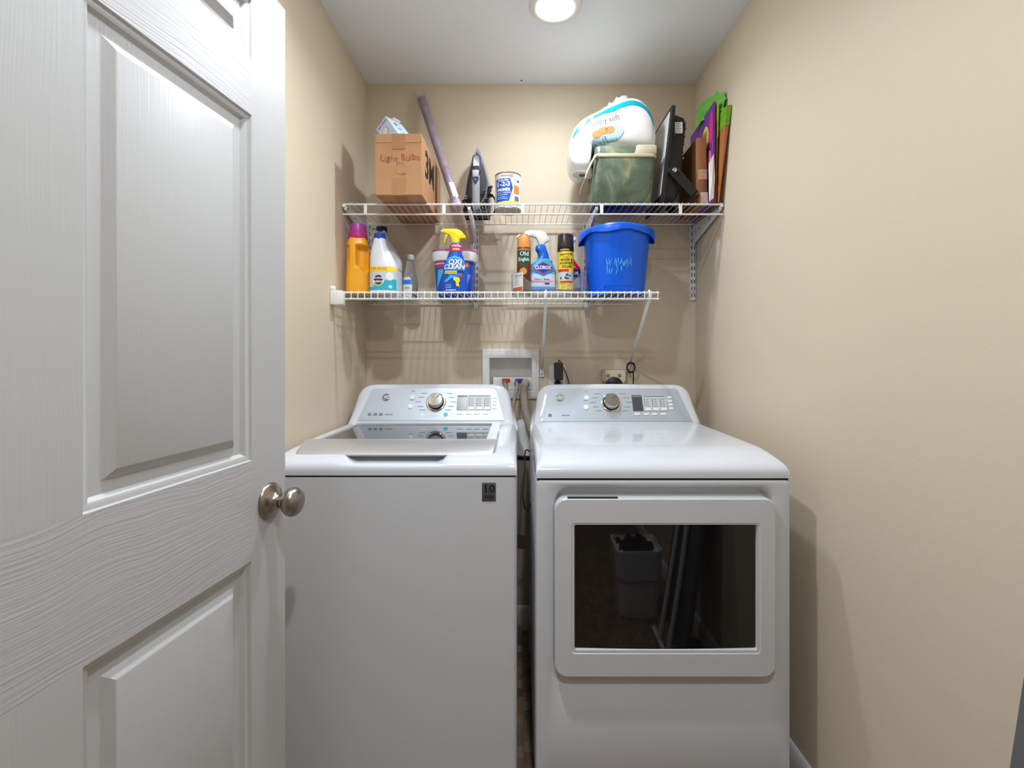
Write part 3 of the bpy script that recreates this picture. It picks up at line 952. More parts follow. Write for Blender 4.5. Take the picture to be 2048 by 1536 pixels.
for x, w in ((-0.195, 'below the yellow spray bottle'), (0.315, 'below the bucket')):
    t = thing('shelf_clip', 'small white wall clip under the lower shelf ' + w, 'clip', (x, YB, 1.47))
    MB().box(-0.009, 0.009, -0.018, 0, -0.012, 0.020).build('clip_body', WHITE_PLASTIC, t, bev=0.003)
    MB().lathe([(0.004, 0), (0.004, 0.002)], 12, Matrix.Translation((0, -0.018, -0.006)) @ Matrix.Rotation(R(90), 4, 'X')).build('screw', TIN, t)

# ================================================================== things on the upper shelf
# ---- cardboard box of light bulbs
bx = thing('cardboard_box', 'brown cardboard box with red handwriting, on the upper shelf', 'box', (-0.449, 2.033, ZU), (0, 0, R(-1.2)))
hw_, hd_, hh_ = 0.0885, 0.193, 0.230
def rect(a, b, z):
    return [(-a, -b, z), (a, -b, z), (a, b, z), (-a, b, z)]
MB().rings([rect(hw_, hd_, 0), rect(hw_, hd_, hh_), rect(hw_ - 0.004, hd_ - 0.004, hh_), rect(hw_ - 0.004, hd_ - 0.004, 0.006)]).build('carton', CARD, bx, bev=0.0012, bseg=1)
MB().box(-hw_, hw_, -hd_ - 0.0018, -hd_, hh_ - 0.032, hh_ + 0.001).build('flap', CARD, bx, bev=0.0006, bseg=1)
MB().box(-hw_ - 0.0004, -hw_ + 0.022, -hd_ - 0.0012, -hd_, 0.0, hh_ - 0.034).build('glue_seam', CARD, bx, bev=0.0005, bseg=1)
MB().box(-0.024, 0.025, -hd_ - 0.0026, -hd_, hh_ - 0.056, hh_ + 0.0016).build('tape_strip', TAPE, bx)
MB().box(-0.022, 0.027, -hd_ - 0.0010, -hd_, -0.001, 0.066).build('tape_strip', TAPE, bx)
MB().box(-0.024, 0.027, -hd_ - 0.0010, -hd_ + 0.13, -0.0012, 0.0).build('tape_strip', TAPE, bx)
ff = plane((0, -hd_, 0), (1, 0, 0), (0, 0, 1), 0.0016)
def hand(f):
    return lambda x, z: f(x + 0.0012 * math.sin(z * 300 + x * 40), z + 0.0022 * math.sin(x * 130) + 0.0008 * math.sin(x * 700))
lettering(bx, 'Light', 0.037, shift(hand(ff), -0.036, 0.139, R(-4)), RED_INK, bold=-0.012, sx=0.95)
lettering(bx, 'Bulbs', 0.036, shift(hand(ff), 0.045, 0.141, R(2)), RED_INK, bold=-0.012, sx=0.95)
ringp = [(0.008 + 0.021 * math.cos(a) * 0.95, -hd_ - 0.001, 0.100 + 0.022 * math.sin(a)) for a in [2 * math.pi * k / 24 for k in range(19)]]
ringp += [(0.02 + 0.010 * math.cos(a), -hd_ - 0.001, 0.082 + 0.005 * math.sin(a)) for a in [2 * math.pi * k / 12 for k in range(12)]]
MB().tube(ringp, 0.0006, 5).build('pen_scribble', mat('faded_red_ink', rgb(178, 110, 90), 0.7), bx)
fs_ = plane((hw_, 0, 0), (0, 1, 0), (0, 0, 1), 0.0008)
lettering(bx, '3M', 0.145, shift(fs_, -0.045, 0.140), INK, bold=0.028, sx=1.0)

# ---- pale blue bulb carton poking out of it
bc = thing('bulb_carton', 'small pale blue light bulb carton poking out of the cardboard box', 'carton', (-0.490, 1.935, 2.118), (R(4), R(52), R(-26)))
bb = MB().box(-0.058, 0.062, -0.042, 0.052, -0.032, 0.034).build('carton', mat('pale_blue_card', rgb(206, 222, 242), 0.5), bc, bev=0.001, bseg=1)
fb = plane((0, -0.042, 0), (1, 0, 0), (0, 0, 1), 0.0006)
lettering(bc, 'Soft White', 0.012, shift(fb, -0.046, 0.001, R(90)), BLUE_CAP, bold=0.01)
oval(bc, 'round_window', mat('grey_print', rgb(150, 160, 180), 0.5), fb, -0.012, -0.004, 0.018, 0.018)
oval(bc, 'round_window_centre', PAPER, plane((0, -0.042, 0), (1, 0, 0), (0, 0, 1), 0.0012), -0.012, -0.004, 0.0155, 0.0155)
ft = plane((0, 0, 0.034), (1, 0, 0), (0, 1, 0), 0.0006)
for k in range(3):
    oval(bc, 'printed_spot', CYAN if k else BLUE_CAP, ft, -0.028 + 0.026 * k, 0.006 * (k - 1), 0.008, 0.010)
MB().box(-0.059, -0.050, -0.006, 0.03, 0.033, 0.044).build('torn_flap', PAPER, bc)

# ---- wrapped tube leaning on the back wall
A, B = Vector((-0.252, 2.035, ZU + 0.011)), Vector((-0.452, 2.226, 2.452))
d = B - A
tb = thing('wrapped_tube', 'long mottled mauve tube leaning against back wall beside cardboard box', 'tube', A)
tb.rotation_mode = 'QUATERNION'
tb.rotation_quaternion = d.to_track_quat('Z', 'Y')
L = d.length
MAUVE = mat('mauve_mottled', rgb(150, 136, 150), 0.35, var=0.55, vscale=26)
MB().lathe([(0.0185, 0.004), (0.019, 0.006), (0.0188, L * 0.5), (0.019, L * 0.93)], 28).build('roll', MAUVE, tb)
MB().lathe([(0.0195, 0), (0.020, 0.006), (0.0198, 0.03)], 28, cap1=False).build('bottom_cap', mat('mauve_film', rgb(180, 160, 184), 0.15), tb)
MB().lathe([(0.0195, L * 0.925), (0.0195, L)], 28, cap0=False, cap1=False).build('clear_sleeve', CLEAR, tb, solid=0.0006)
qi = tb.rotation_quaternion.inverted()
vd_ = (qi @ Vector((0.25, -2.0, -0.75)).normalized())
a0 = math.atan2(vd_.y, vd_.x) + R(28)
MB().grid(lambda u, v: (0.0195 * math.cos(a0 + (u - 0.5) * 1.3), 0.0195 * math.sin(a0 + (u - 0.5) * 1.3), 0.045 + 0.075 * v), 8, 2).build('sticker', PAPER, tb)

# ---- clothes iron on its heel
ir = thing('clothes_iron', 'black and grey clothes iron standing on its heel with wrapped cord', 'iron', (-0.180, 2.135, ZU))
IH = 0.318
iz = [0, 0.02, 0.06, 0.10, 0.14, 0.18, 0.22, 0.255, 0.285, 0.305, 0.318]
iw = [0.054, 0.058, 0.0605, 0.060, 0.0565, 0.050, 0.0405, 0.0295, 0.0175, 0.0085, 0.001]
zz = [IH * k / 28 for k in range(29)]
def iron_ring(y, sx, sz=1.0, z0=0.0, dz=0.0):
    l = [(-pchip(iz, iw, z) * sx, y, z0 + z * sz + dz) for z in zz]
    r = [(pchip(iz, iw, z) * sx, y, z0 + z * sz + dz) for z in reversed(zz)]
    return l + r
IRON_GREY = mat('iron_grey', rgb(150, 152, 158), 0.35)
IRON_DARK = mat('iron_charcoal', rgb(66, 62, 70), 0.25)
MB().rings([iron_ring(0.052, 0.97), iron_ring(0.050, 1.0), iron_ring(0.043, 1.0)]).build('soleplate', CHROME, ir)
MB().rings([iron_ring(0.043, 0.985), iron_ring(0.030, 0.985), iron_ring(0.018, 0.95)]).build('skirt', IRON_GREY, ir)
MB().rings([iron_ring(0.020, 0.90, 0.93, 0.003), iron_ring(0.0, 0.86, 0.90, 0.004), iron_ring(-0.015, 0.74, 0.86, 0.006), iron_ring(-0.022, 0.55, 0.80, 0.01)]).build('body', IRON_DARK, ir)
MB().rings([[(x, y, z) for x, z in rrect(0.001, 0.222, 0.040 - e, 0.078 - e, 0.013, 5)] for y, e in ((-0.010, 0.0), (-0.030, 0.0), (-0.042, 0.004), (-0.048, 0.014))]).build('water_tank', mat('tank_navy', rgb(52, 54, 84), 0.15), ir)
hb = MB()
hs = smooth_path([(0, -0.020, 0.215), (0, -0.046, 0.196), (0, -0.060, 0.165), (0, -0.063, 0.12), (0, -0.060, 0.07), (0, -0.052, 0.03), (0, -0.02, 0.012)], 6)
rr = []
for k, p in enumerate(hs):
    t = (hs[min(k + 1, len(hs) - 1)] - hs[max(0, k - 1)]).normalized()
    s = Vector((1, 0, 0))
    u = t.cross(s)
    rr.append([p + s * 0.0168 * math.cos(a) + u * 0.011 * math.sin(a) for a in [2 * math.pi * i / 18 for i in range(18)]])
hb.rings(rr).build('handle', IRON_GREY, ir)
MB().prism([(-0.017, 0.160), (0.017, 0.160), (0.0185, 0.200), (-0.0185, 0.200), ], -0.074, -0.050).build('control_block', BLACK, ir, bev=0.004)
MB().prism([(-0.0125, 0.150), (0.0125, 0.150), (0.0145, 0.180), (-0.0145, 0.180)], -0.080, -0.06).build('steam_button', mat('light_grey_plastic', rgb(176, 178, 184), 0.35), ir, bev=0.003)
MB().prism([(-0.016, 0.147), (0, 0.118), (0.016, 0.147)], -0.077, -0.062).build('chevron', NAVY, ir, bev=0.002)
MB().box(-0.056, 0.056, -0.055, 0.042, 0.0, 0.014).build('heel', BLACK, ir, bev=0.004)
MB().box(-0.050, 0.050, -0.030, 0.02, 0.012, 0.045).build('heel_block', BLACK, ir, bev=0.008)
cp = []
for k in range(150):
    a = 2 * math.pi * k / 24
    zc = 0.075 + 0.022 * math.sin(k * 0.37) + 0.018 * math.sin(a + 0.6)
    cp.append((0.005 + (0.056 + 0.010 * math.sin(k * 0.21)) * math.cos(a), -0.028 + 0.024 * math.sin(a), zc + 0.020 * math.cos(a)))
MB().tube(cp, 0.0036, 8).build('cord', BLACK, ir)
cp = smooth_path([(0.05, -0.02, 0.09), (0.072, -0.02, 0.085), (0.082, -0.02, 0.06), (0.078, -0.02, 0.02), (0.06, -0.02, 0.004), (0.045, -0.025, 0.02)])
MB().tube(cp, 0.0036, 8).build('cord_loop', BLACK, ir)
cp = smooth_path([(0.048, -0.045, 0.135), (0.04, -0.052, 0.08), (0.02, -0.058, 0.04), (0.012, -0.055, 0.02)])
MB().tube(cp, 0.0042, 8).build('cord_tail', mat('grey_cord', rgb(96, 96, 98), 0.4), ir)
MB().box(-0.052, -0.034, -0.046, -0.030, 0.055, 0.085).build('plug_head', BLACK, ir, bev=0.004)
for z in (0.064, 0.074):
    MB().box(-0.050, -0.040, -0.056, -0.046, z, z + 0.003, Matrix.Rotation(R(0), 4, 'X')).build('plug_prong', CHROME, ir)
cp = [(0.022 + 0.008 * math.cos(a), -0.062, 0.022 + 0.008 * math.sin(a)) for a in [2 * math.pi * k / 16 for k in range(16)]]
MB().tube(cp, 0.0018, 6, closed=True).build('cord_ring', CHROME, ir)

# ---- primer tin
pc = thing('primer_can', 'small tin of primer with blue and white label beside the iron', 'can', (-0.0425, 2.056, ZU))
PR, PH = 0.0545, 0.152
MB().lathe([(0.050, 0.003), (0.0545, 0.0), (0.0555, 0.002), (0.0545, 0.005), (PR, 0.006), (PR, PH - 0.006), (0.0555, PH - 0.004), (0.0555, PH - 0.001), (0.0535, PH),
            (0.049, PH - 0.001), (0.047, PH - 0.006), (0.0005, PH - 0.006)], 48).build('tin', TIN, pc)
MB().lathe([(PR + 0.0004, 0.007), (PR + 0.0004, PH - 0.007)], 48, cap0=False, cap1=False).build('label', PAPER, pc)
Bd = Body([(0, PR, PR, 0), (PH, PR, PR, 0)], n=2)
f1, f2 = Bd.front(0.0009), Bd.front(0.0014)
def prx(z):
    return 0.018 - 0.022 * abs(z - 0.085) / 0.07 + 0.004
patch(pc, 'blue_panel', BLUE, f1, -0.0525, prx, 0.022, 0.124, 16, 8)
patch(pc, 'yellow_band', YELLOW_INK, f2, -0.043, 0.046, 0.021, 0.029, 16, 2)
patch(pc, 'orange_picture', ORANGE_INK, f2, 0.026, 0.046, 0.062, 0.096, 6, 4)
patch(pc, 'grey_picture', mat('slate_print', rgb(110, 112, 124), 0.5), f2, 0.028, 0.045, 0.032, 0.052, 6, 4)
patch(pc, 'green_stroke', GREEN_INK, f1, 0.020, 0.047, 0.112, 0.120, 8, 2)
patch(pc, 'paint_cloth', WHITE_INK, f2, 0.018, 0.038, 0.098, 0.118, 6, 4)
oval(pc, 'round_emblem', mat('pink_print', rgb(240, 130, 120), 0.5), f1, 0.014, 0.135, 0.009, 0.008)
lettering(pc, 'ZINSSER', 0.010, shift(f1, -0.010, 0.135), INK_GREY, bold=0.02)
lettering(pc, 'Bulls Eye', 0.012, shift(f2, -0.018, 0.117), WHITE_INK, bold=0.015)
lettering(pc, '1-2-3', 0.027, shift(f2, -0.018, 0.100), WHITE_INK, bold=0.03)
lettering(pc, 'PRIMER', 0.0165, shift(f2, -0.016, 0.077), WHITE_INK, bold=0.03)
lettering(pc, 'SEALER - STAIN KILLER', 0.0058, shift(f2, -0.016, 0.065), WHITE_INK, bold=0.02)
for z in (0.056, 0.047, 0.040):
    patch(pc, 'small_print', SKY, f2, -0.043, -0.002 - 0.01 * (z == 0.047), z, z + 0.0022, 8, 1)

# ---- green cooler
CAMO = bpy.data.materials.new('swirled_green')
CAMO.use_nodes = True
nt = CAMO.node_tree
b = nt.nodes['Principled BSDF']
b.inputs['Roughness'].default_value = 0.45
tc = nt.nodes.new('ShaderNodeTexCoord')
wv = nt.nodes.new('ShaderNodeTexNoise')
wv.inputs['Scale'].default_value = 7.0
wv.inputs['Distortion'].default_value = 2.2
wv.inputs['Detail'].default_value = 3.0
cr = nt.nodes.new('ShaderNodeValToRGB')
els = cr.color_ramp.elements
els[0].position, els[0].color = 0.30, rgb(74, 88, 72)
els[1].position, els[1].color = 0.74, rgb(166, 160, 126)
e = els.new(0.50); e.color = rgb(96, 110, 92)
e = els.new(0.60); e.color = rgb(112, 124, 100)
nt.links.new(tc.outputs['Object'], wv.inputs['Vector'])
nt.links.new(wv.outputs['Fac'], cr.inputs[0])
nt.links.new(cr.outputs[0], b.inputs['Base Color'])
BEIGE = mat('beige_plastic', rgb(206, 194, 168), 0.45)
co = thing('cooler', 'small swirled green cooler with beige trim under the toilet paper', 'cooler', (0.418, 2.028, ZU))
def cring(z, cx, w, dd_, r=0.022, cy=0.0):
    return [(x, y + cy, z) for x, y in rrect(cx, 0, w, dd_, r, 6)]
MB().rings([cring(0, -0.002, 0.220, 0.165), cring(0.004, -0.002, 0.232, 0.176), cring(0.010, -0.001, 0.238, 0.182), cring(0.10, 0.006, 0.243, 0.188), cring(0.182, 0.012, 0.246, 0.192)]).build('tub', CAMO, co, ang=50)
MB().rings([cring(-0.0002, -0.002, 0.214, 0.160), cring(0.002, -0.002, 0.222, 0.166)]).build('base', NAVY, co)
MB().rings([cring(0.182, 0.012, 0.250, 0.196), cring(0.184, 0.012, 0.252, 0.198), cring(0.194, 0.012, 0.252, 0.198), cring(0.196, 0.012, 0.250, 0.196)]).build('trim_band', BEIGE, co)
MB().rings([cring(0.196, 0.010, 0.238, 0.184), cring(0.226, 0.008, 0.234, 0.180), cring(0.231, 0.008, 0.226, 0.172)]).build('lid', CAMO, co, ang=50)
lt = [(0.040, 0.195), (0.048, 0.200), (0.052, 0.210), (0.055, 0.229), (0.060, 0.231), (0.128, 0.231), (0.134, 0.225), (0.134, 0.195)]
MB().prism(lt, -0.099, -0.080).build('latch_panel', BEIGE, co, bev=0.002)
hd = smooth_path([(-0.094, -0.092, 0.189), (-0.108, -0.098, 0.184), (-0.124, -0.098, 0.160), (-0.140, -0.096, 0.125), (-0.148, -0.09, 0.100)], 8)
MB().tube(hd, 0.0048, 8).build('handle', BEIGE, co)
MB().tube([(-0.148, -0.09, 0.100), (-0.150, 0.0, 0.098), (-0.148, 0.09, 0.100)], 0.0048, 8).build('handle_grip', BEIGE, co)
hd2 = [(x, -y, z) for x, y, z in hd]
MB().tube(hd2, 0.0048, 8).build('handle', BEIGE, co)

# ---- pack of toilet paper
tp = thing('toilet_paper_pack', 'white plastic wrapped pack of toilet paper with teal band', 'toilet paper', (0.39, 2.045, ZU + 0.233))
tx = [0.212, 0.220, 0.24, 0.27, 0.29, 0.303, 0.36, 0.40, 0.43, 0.46, 0.49, 0.515, 0.535, 0.552, 0.562]
tz = [2.115, 2.150, 2.185, 2.212, 2.223, 2.228, 2.258, 2.276, 2.288, 2.294, 2.288, 2.270, 2.242, 2.195, 2.150]
bz = [2.060, 2.020, 1.998, 1.992, 2.000, 2.0868, 2.0868, 2.0868, 2.0868, 2.0868, 2.0868, 2.0868, 2.0868, 2.090, 2.110]
X0, Y0, Z0 = 0.39, 2.045, ZU + 0.233
def tp_top(x): return pchip(tx, tz, x + X0) - Z0
def tp_bot(x): return pchip(tx, bz, x + X0) - Z0
def tp_dep(x):
    q = min(1, max(-1, ((x + X0) - 0.387) / 0.1752))
    return 0.094 * (1 - abs(q) ** 7) ** (1 / 7) + 0.004
rs = []
for k in range(141):
    x = (0.2121 + (0.5619 - 0.2121) * k / 140) - X0
    t_, b_, dp_ = tp_top(x), tp_bot(x), tp_dep(x)
    ring = []
    for i in range(72):
        a = 2 * math.pi * i / 72
        c, s = math.cos(a), math.sin(a)
        cc = math.copysign(abs(c) ** 0.30, c)
        ss = math.copysign(abs(s) ** 0.55, s)
        wr = 0.0
        ring.append((x, -(dp_ + wr) * cc, (t_ + b_) / 2 + (t_ - b_) / 2 * ss))
    rs.append(ring)
WRAP = mat('white_plastic_wrap', rgb(240, 240, 240), 0.22, bump=0.5, bscale=28)
MB().rings(rs).build('wrapped_rolls', WRAP, tp, ang=70)
def tpf(off):
    def fn(x, z):
        t_, b_ = tp_top(x), tp_bot(x)
        q = min(0.97, abs((z - (t_ + b_) / 2) / max(1e-4, (t_ - b_) / 2)))
        ang = q ** (1 / 0.55)
        c = math.sqrt(max(0.0, 1 - ang * ang)) ** 0.30
        return Vector((x, -(tp_dep(x) + 0.0008) * c - off, z))
    return fn
t1, t2 = tpf(0.0007), tpf(0.0012)
def band(x0, x1, lo, hi, nx=80):
    return MB().grid(lambda u, v: t1(x0 + (x1 - x0) * u, tp_top(x0 + (x1 - x0) * u) - (lo(u) + (hi(u) - lo(u)) * v)), nx, 5)
band(-0.170, 0.020, lambda u: 0.022 - 0.002 * u, lambda u: 0.034 + 0.012 * math.sin(u * 9) * 0.5 + 0.004 * u).build('teal_band', mat('teal_wrap', rgb(14, 166, 190), 0.25), tp)
band(0.020, 0.160, lambda u: 0.020 + 0.004 * u, lambda u: 0.043 + 0.002 * u).build('teal_band', MATS['teal_wrap'], tp)
rt = R(15)
lettering(tp, 'cuddly soft', 0.033, shift(t2, -0.046, 0.102, rt), INK_GREY, sx=0.88)
ov = MB()
def tilt_oval(a, b_, cx, cz, fn):
    return MB().grid(lambda u, v: fn(cx + math.cos(rt) * a * math.sqrt(1 - (2 * v - 1) ** 2 * 0.999) * (2 * u - 1) - math.sin(rt) * b_ * (2 * v - 1),
                                     cz + math.sin(rt) * a * math.sqrt(1 - (2 * v - 1) ** 2 * 0.999) * (2 * u - 1) + math.cos(rt) * b_ * (2 * v - 1)), 30, 20)
tilt_oval(0.076, 0.038, -0.040, 0.048, t1).build('pale_blue_oval', SKY, tp)
PUP = mat('golden_print', rgb(206, 150, 92), 0.7, var=0.4, vscale=150)
for cx, cz, a, b_ in ((-0.074, 0.046, 0.019, 0.016), (-0.048, 0.060, 0.021, 0.015), (-0.022, 0.064, 0.021, 0.015)):
    tilt_oval(a, b_, cx, cz, t2).build('golden_patch', PUP, tp)
t3 = tpf(0.0017)
random.seed(21)
tints = [mat('golden_tint_%d' % i, rgb(*c), 0.7) for i, c in enumerate([(190, 128, 72), (226, 178, 120), (172, 108, 58), (238, 200, 150)])]
for k in range(14):
    tilt_oval(random.uniform(0.005, 0.011), random.uniform(0.004, 0.008), -0.086 + 0.0058 * k, 0.046 + 0.0014 * k + random.uniform(-0.010, 0.012), tpf(0.0010)).build('fur_patch', tints[k % 4], tp)
lettering(tp, '12', 0.020, shift(t3, -0.044, 0.030, rt), mat('deep_teal_print', rgb(20, 130, 160), 0.5), bold=0.012)
lettering(tp, 'DOUBLE ROLLS', 0.0155, shift(t3, -0.042, 0.014, rt), MATS['deep_teal_print'], bold=0.015)
# open end roll showing below, loose film above
MB().lathe([(0.016, 0.0), (0.016, -0.003), (0.043, -0.004), (0.044, 0.002), (0.044, 0.02)], 32, Matrix.Translation((-0.122, -0.035, -0.092)) @ Matrix.Rotation(R(6), 4, 'Y'), cap0=False, cap1=False).build('roll_end', PAPER, tp)
MB().lathe([(0.0155, 0.004), (0.0155, -0.0035)], 24, Matrix.Translation((-0.122, -0.035, -0.092))).build('roll_core', mat('card_core', rgb(120, 110, 104), 0.8), tp)
fl = MB()
random.seed(3)
jit = [[random.uniform(-1, 1) for _ in range(7)] for _ in range(19)]
def film(u, v):
    x = -0.045 + 0.185 * u
    i, j = round(u * 18), round(v * 6)
    h = 0.052 * math.sin(math.pi * (0.06 + 0.88 * u)) ** 0.6
    return (x + 0.003 * jit[i][j], -0.045 + 0.05 * v + 0.006 * jit[i][j] * v, tp_top(x) - 0.004 + (h + 0.008 * jit[i][3]) * v * (1.15 - 0.15 * v))
fl.grid(film, 18, 6).build('loose_film', mat('clear_film', rgb(244, 246, 250), 0.12, alpha=0.62), tp, solid=0.0004)

# ---- flood light on edge
fl = thing('flood_light', 'black flood light standing on edge beside the green cooler', 'flood light', (0.578, 2.055, ZU + 0.0015), (0, R(6.4), 0))
def yring(x, w, h, cz, r):
    return [(x, y, z) for y, z in rrect(0, cz, w, h, r, 5)]
MB().rings([yring(-0.008, 0.248, 0.385, 0.197, 0.012), yring(-0.006, 0.255, 0.392, 0.197, 0.014), yring(0.005, 0.255, 0.392, 0.197, 0.014), yring(0.007, 0.248, 0.385, 0.197, 0.012)]).build('front_frame', BLACK_METAL, fl)
MB().rings([yring(-0.0085, 0.215, 0.340, 0.205, 0.010), yring(-0.010, 0.210, 0.335, 0.205, 0.010)]).build('lens', mat('lens_glass', rgb(188, 190, 192), 0.08, spec=0.8), fl)
MB().rings([yring(0.006, 0.235, 0.345, 0.192, 0.02), yring(0.050, 0.230, 0.335, 0.190, 0.028), yring(0.060, 0.215, 0.31, 0.190, 0.03)]).build('housing', BLACK_METAL, fl)
for k in range(9):
    z = 0.06 + 0.032 * k
    MB().box(0.058, 0.068, -0.09, 0.09, z, z + 0.006).build('cooling_fin', BLACK_METAL, fl)
sf = plane((0.030, -0.1165, 0.305), (1, 0, 0.12), (-0.12, 0, 1), 0.002)
st = patch(fl, 'sticker', PAPER, sf, -0.015, 0.015, -0.022, 0.022, 2, 2)
for k in range(6):
    patch(fl, 'small_print', INK_GREY, plane((0.030, -0.1165, 0.305), (1, 0, 0.12), (-0.12, 0, 1), 0.0026), -0.012, 0.012 - 0.004 * (k % 2), -0.018 + 0.0066 * k, -0.0152 + 0.0066 * k, 1, 1)
Ma = Matrix.Translation((0.028, 0, 0.128)) @ Matrix.Rotation(R(42), 4, 'Y')
for y in (-0.130, 0.126):
    MB().prism([(-0.018, -0.017), (-0.018, 0.017), (0.0, 0.021), (0.125, 0.018), (0.125, -0.018), (0.0, -0.021)], y, y + 0.004, Ma).build('bracket_arm', BLACK_METAL, fl, bev=0.001, bseg=1)
    MB().lathe([(0.009, -0.004), (0.009, 0.004), (0.006, 0.006)], 16, Matrix.Translation((0.028, y + (-0.003 if y < 0 else 0.007), 0.128)) @ Matrix.Rotation(R(90 if y < 0 else -90), 4, 'X')).build('bolt', CHROME, fl)
MB().box(0.121, 0.125, -0.130, 0.130, -0.018, 0.018, Ma).build('bracket_bar', BLACK_METAL, fl)
for k, z in enumerate((0.33, 0.26, 0.19)):
    MB().lathe([(0.004, 0), (0.004, 0.004)], 10, Matrix.Translation((0.061, -0.108, z)) @ Matrix.Rotation(R(90), 4, 'Y')).build('screw', CHROME, fl)

# ---- brown mailer box
mb_ = thing('mailer_box', 'narrow brown cardboard mailer standing between flood light and gift bags', 'box', (0.742, 2.06, ZU), (0, R(-1.5), 0))
MB().box(-0.017, 0.019, -0.115, 0.115, 0, 0.266).build('carton', KRAFT, mb_, bev=0.002)
MB().box(-0.0165, 0.0195, -0.1155, -0.110, 0.098, 0.138).build('tape_strip', mat('shiny_tape', rgb(196, 158, 130), 0.15, var=0.2, vscale=90), mb_)
MB().box(-0.010, 0.0195, -0.1158, -0.110, 0.003, 0.046).build('torn_label', mat('torn_paper', rgb(216, 190, 170), 0.7, var=0.25, vscale=120), mb_)

# ---- gift bags leaning on the right wall
VIOLET = mat('violet_print', rgb(110, 54, 150), 0.4)
HOT = mat('hot_pink_print', rgb(232, 20, 140), 0.4)
g1 = thing('gift_bag', 'purple gift bag printed with bright balloons, on the upper shelf', 'gift bag', (0, 0, 0))
b_ = [(0.763, 1.925, ZU), (0.781, 1.925, ZU), (0.785, 2.18, ZU), (0.767, 2.18, ZU)]
t_ = [(0.7785, 1.926, 2.255), (0.7855, 1.926, 2.255), (0.790, 2.20, 2.235), (0.7825, 2.20, 2.235)]
MB().hexa(b_, t_).build('bag', VIOLET, g1, bev=0.001, bseg=1)
n_ = Vector((-1, 0.02, 0.04))
def bagface(y, z, off=0.0012):
    s = (z - ZU) / 0.4
    q = (y - 1.925) / 0.26
    return Vector((0.763 + 0.0155 * s + 0.004 * q - off, y, z))
def bag_oval(name, m, y, z, a, b2, off, rot=0.0):
    return MB().grid(lambda u, v: bagface(y + a * math.sqrt(max(0, 1 - (2 * v - 1) ** 2)) * (2 * u - 1) + rot * b2 * (2 * v - 1), z + b2 * (2 * v - 1), off), 10, 12).build(name, m, g1)
bag_oval('pink_balloon', HOT, 1.946, 2.150, 0.020, 0.075, 0.0012)
bag_oval('yellow_balloon', mat('balloon_yellow', rgb(244, 222, 90), 0.4), 2.005, 2.130, 0.038, 0.060, 0.0018)
bag_oval('blue_balloon', mat('balloon_blue', rgb(20, 140, 220), 0.4), 2.10, 2.085, 0.040, 0.055, 0.0014)
bag_oval('lime_balloon', mat('balloon_lime', rgb(196, 204, 70), 0.4), 2.165, 2.06, 0.020, 0.05, 0.0016)
bag_oval('rose_balloon', mat('balloon_rose', rgb(240, 120, 190), 0.4), 1.952, 2.025, 0.024, 0.045, 0.0020)
gf = plane((0, 1.9245, 0), (1, 0, 0), (0, 0, 1), 0.0012)
MB().add([gf(x, z) for x, z in ((0.7575, ZU + 0.001), (0.776, ZU + 0.016), (0.7815, ZU + 0.10), (0.7765, 2.045), (0.756, 2.005))] +
         [gf(x, z) - Vector((0, 0.007, 0)) for x, z in ((0.767, 1.94),)],
         [(0, 1, 5), (1, 2, 5), (2, 3, 5), (3, 4, 5), (4, 0, 5)]).build('white_gusset', PAPER, g1, smooth=False)
g2 = thing('gift_bag', 'thin dark gift bag with lime edge between the other two bags', 'gift bag', (0, 0, 0))
MB().hexa([(0.7865, 1.935, ZU), (0.7905, 1.935, ZU), (0.7935, 2.17, ZU), (0.7895, 2.17, ZU)], [(0.791, 1.918, 2.250), (0.7945, 1.918, 2.250), (0.7975, 2.17, 2.235), (0.794, 2.17, 2.235)]).build('bag', KRAFT, g2)
MB().hexa([(0.7898, 1.9235, 2.11), (0.7942, 1.9235, 2.11), (0.796, 2.16, 2.12), (0.792, 2.16, 2.12)], [(0.7906, 1.9172, 2.251), (0.7949, 1.9172, 2.251), (0.7978, 2.165, 2.236), (0.7936, 2.165, 2.236)]).build('lime_top', mat('lime_print', rgb(176, 196, 40), 0.45), g2)
g3 = thing('gift_bag', 'brown kraft gift bag with green top, leaning on the right wall', 'gift bag', (0, 0, 0))
MB().hexa([(0.7955, 1.930, ZU), (0.7995, 1.930, ZU), (0.803, 2.16, ZU), (0.799, 2.16, ZU)], [(0.803, 1.865, 2.205), (0.8195, 1.862, 2.205), (0.8195, 2.13, 2.205), (0.803, 2.13, 2.205)]).build('bag', mat('orange_kraft', rgb(176, 112, 60), 0.6), g3, bev=0.001, bseg=1)
MB().hexa([(0.8005, 1.8755, 2.135), (0.8155, 1.8735, 2.135), (0.8165, 2.136, 2.135), (0.8015, 2.136, 2.135)], [(0.8022, 1.864, 2.206), (0.8203, 1.861, 2.206), (0.8203, 2.131, 2.206), (0.8022, 2.131, 2.206)]).build('green_band', mat('leaf_print', rgb(120, 170, 40), 0.5, var=0.3, vscale=60), g3)
MB().hexa([(0.797, 1.9292, ZU), (0.7995, 1.929, ZU), (0.8028, 2.155, ZU), (0.80, 2.155, ZU)], [(0.7962, 1.9185, 1.915), (0.8020, 1.9183, 1.915), (0.805, 2.15, 1.915), (0.80, 2.15, 1.915)]).build('orange_band', mat('bag_orange', rgb(236, 120, 30), 0.5), g3)
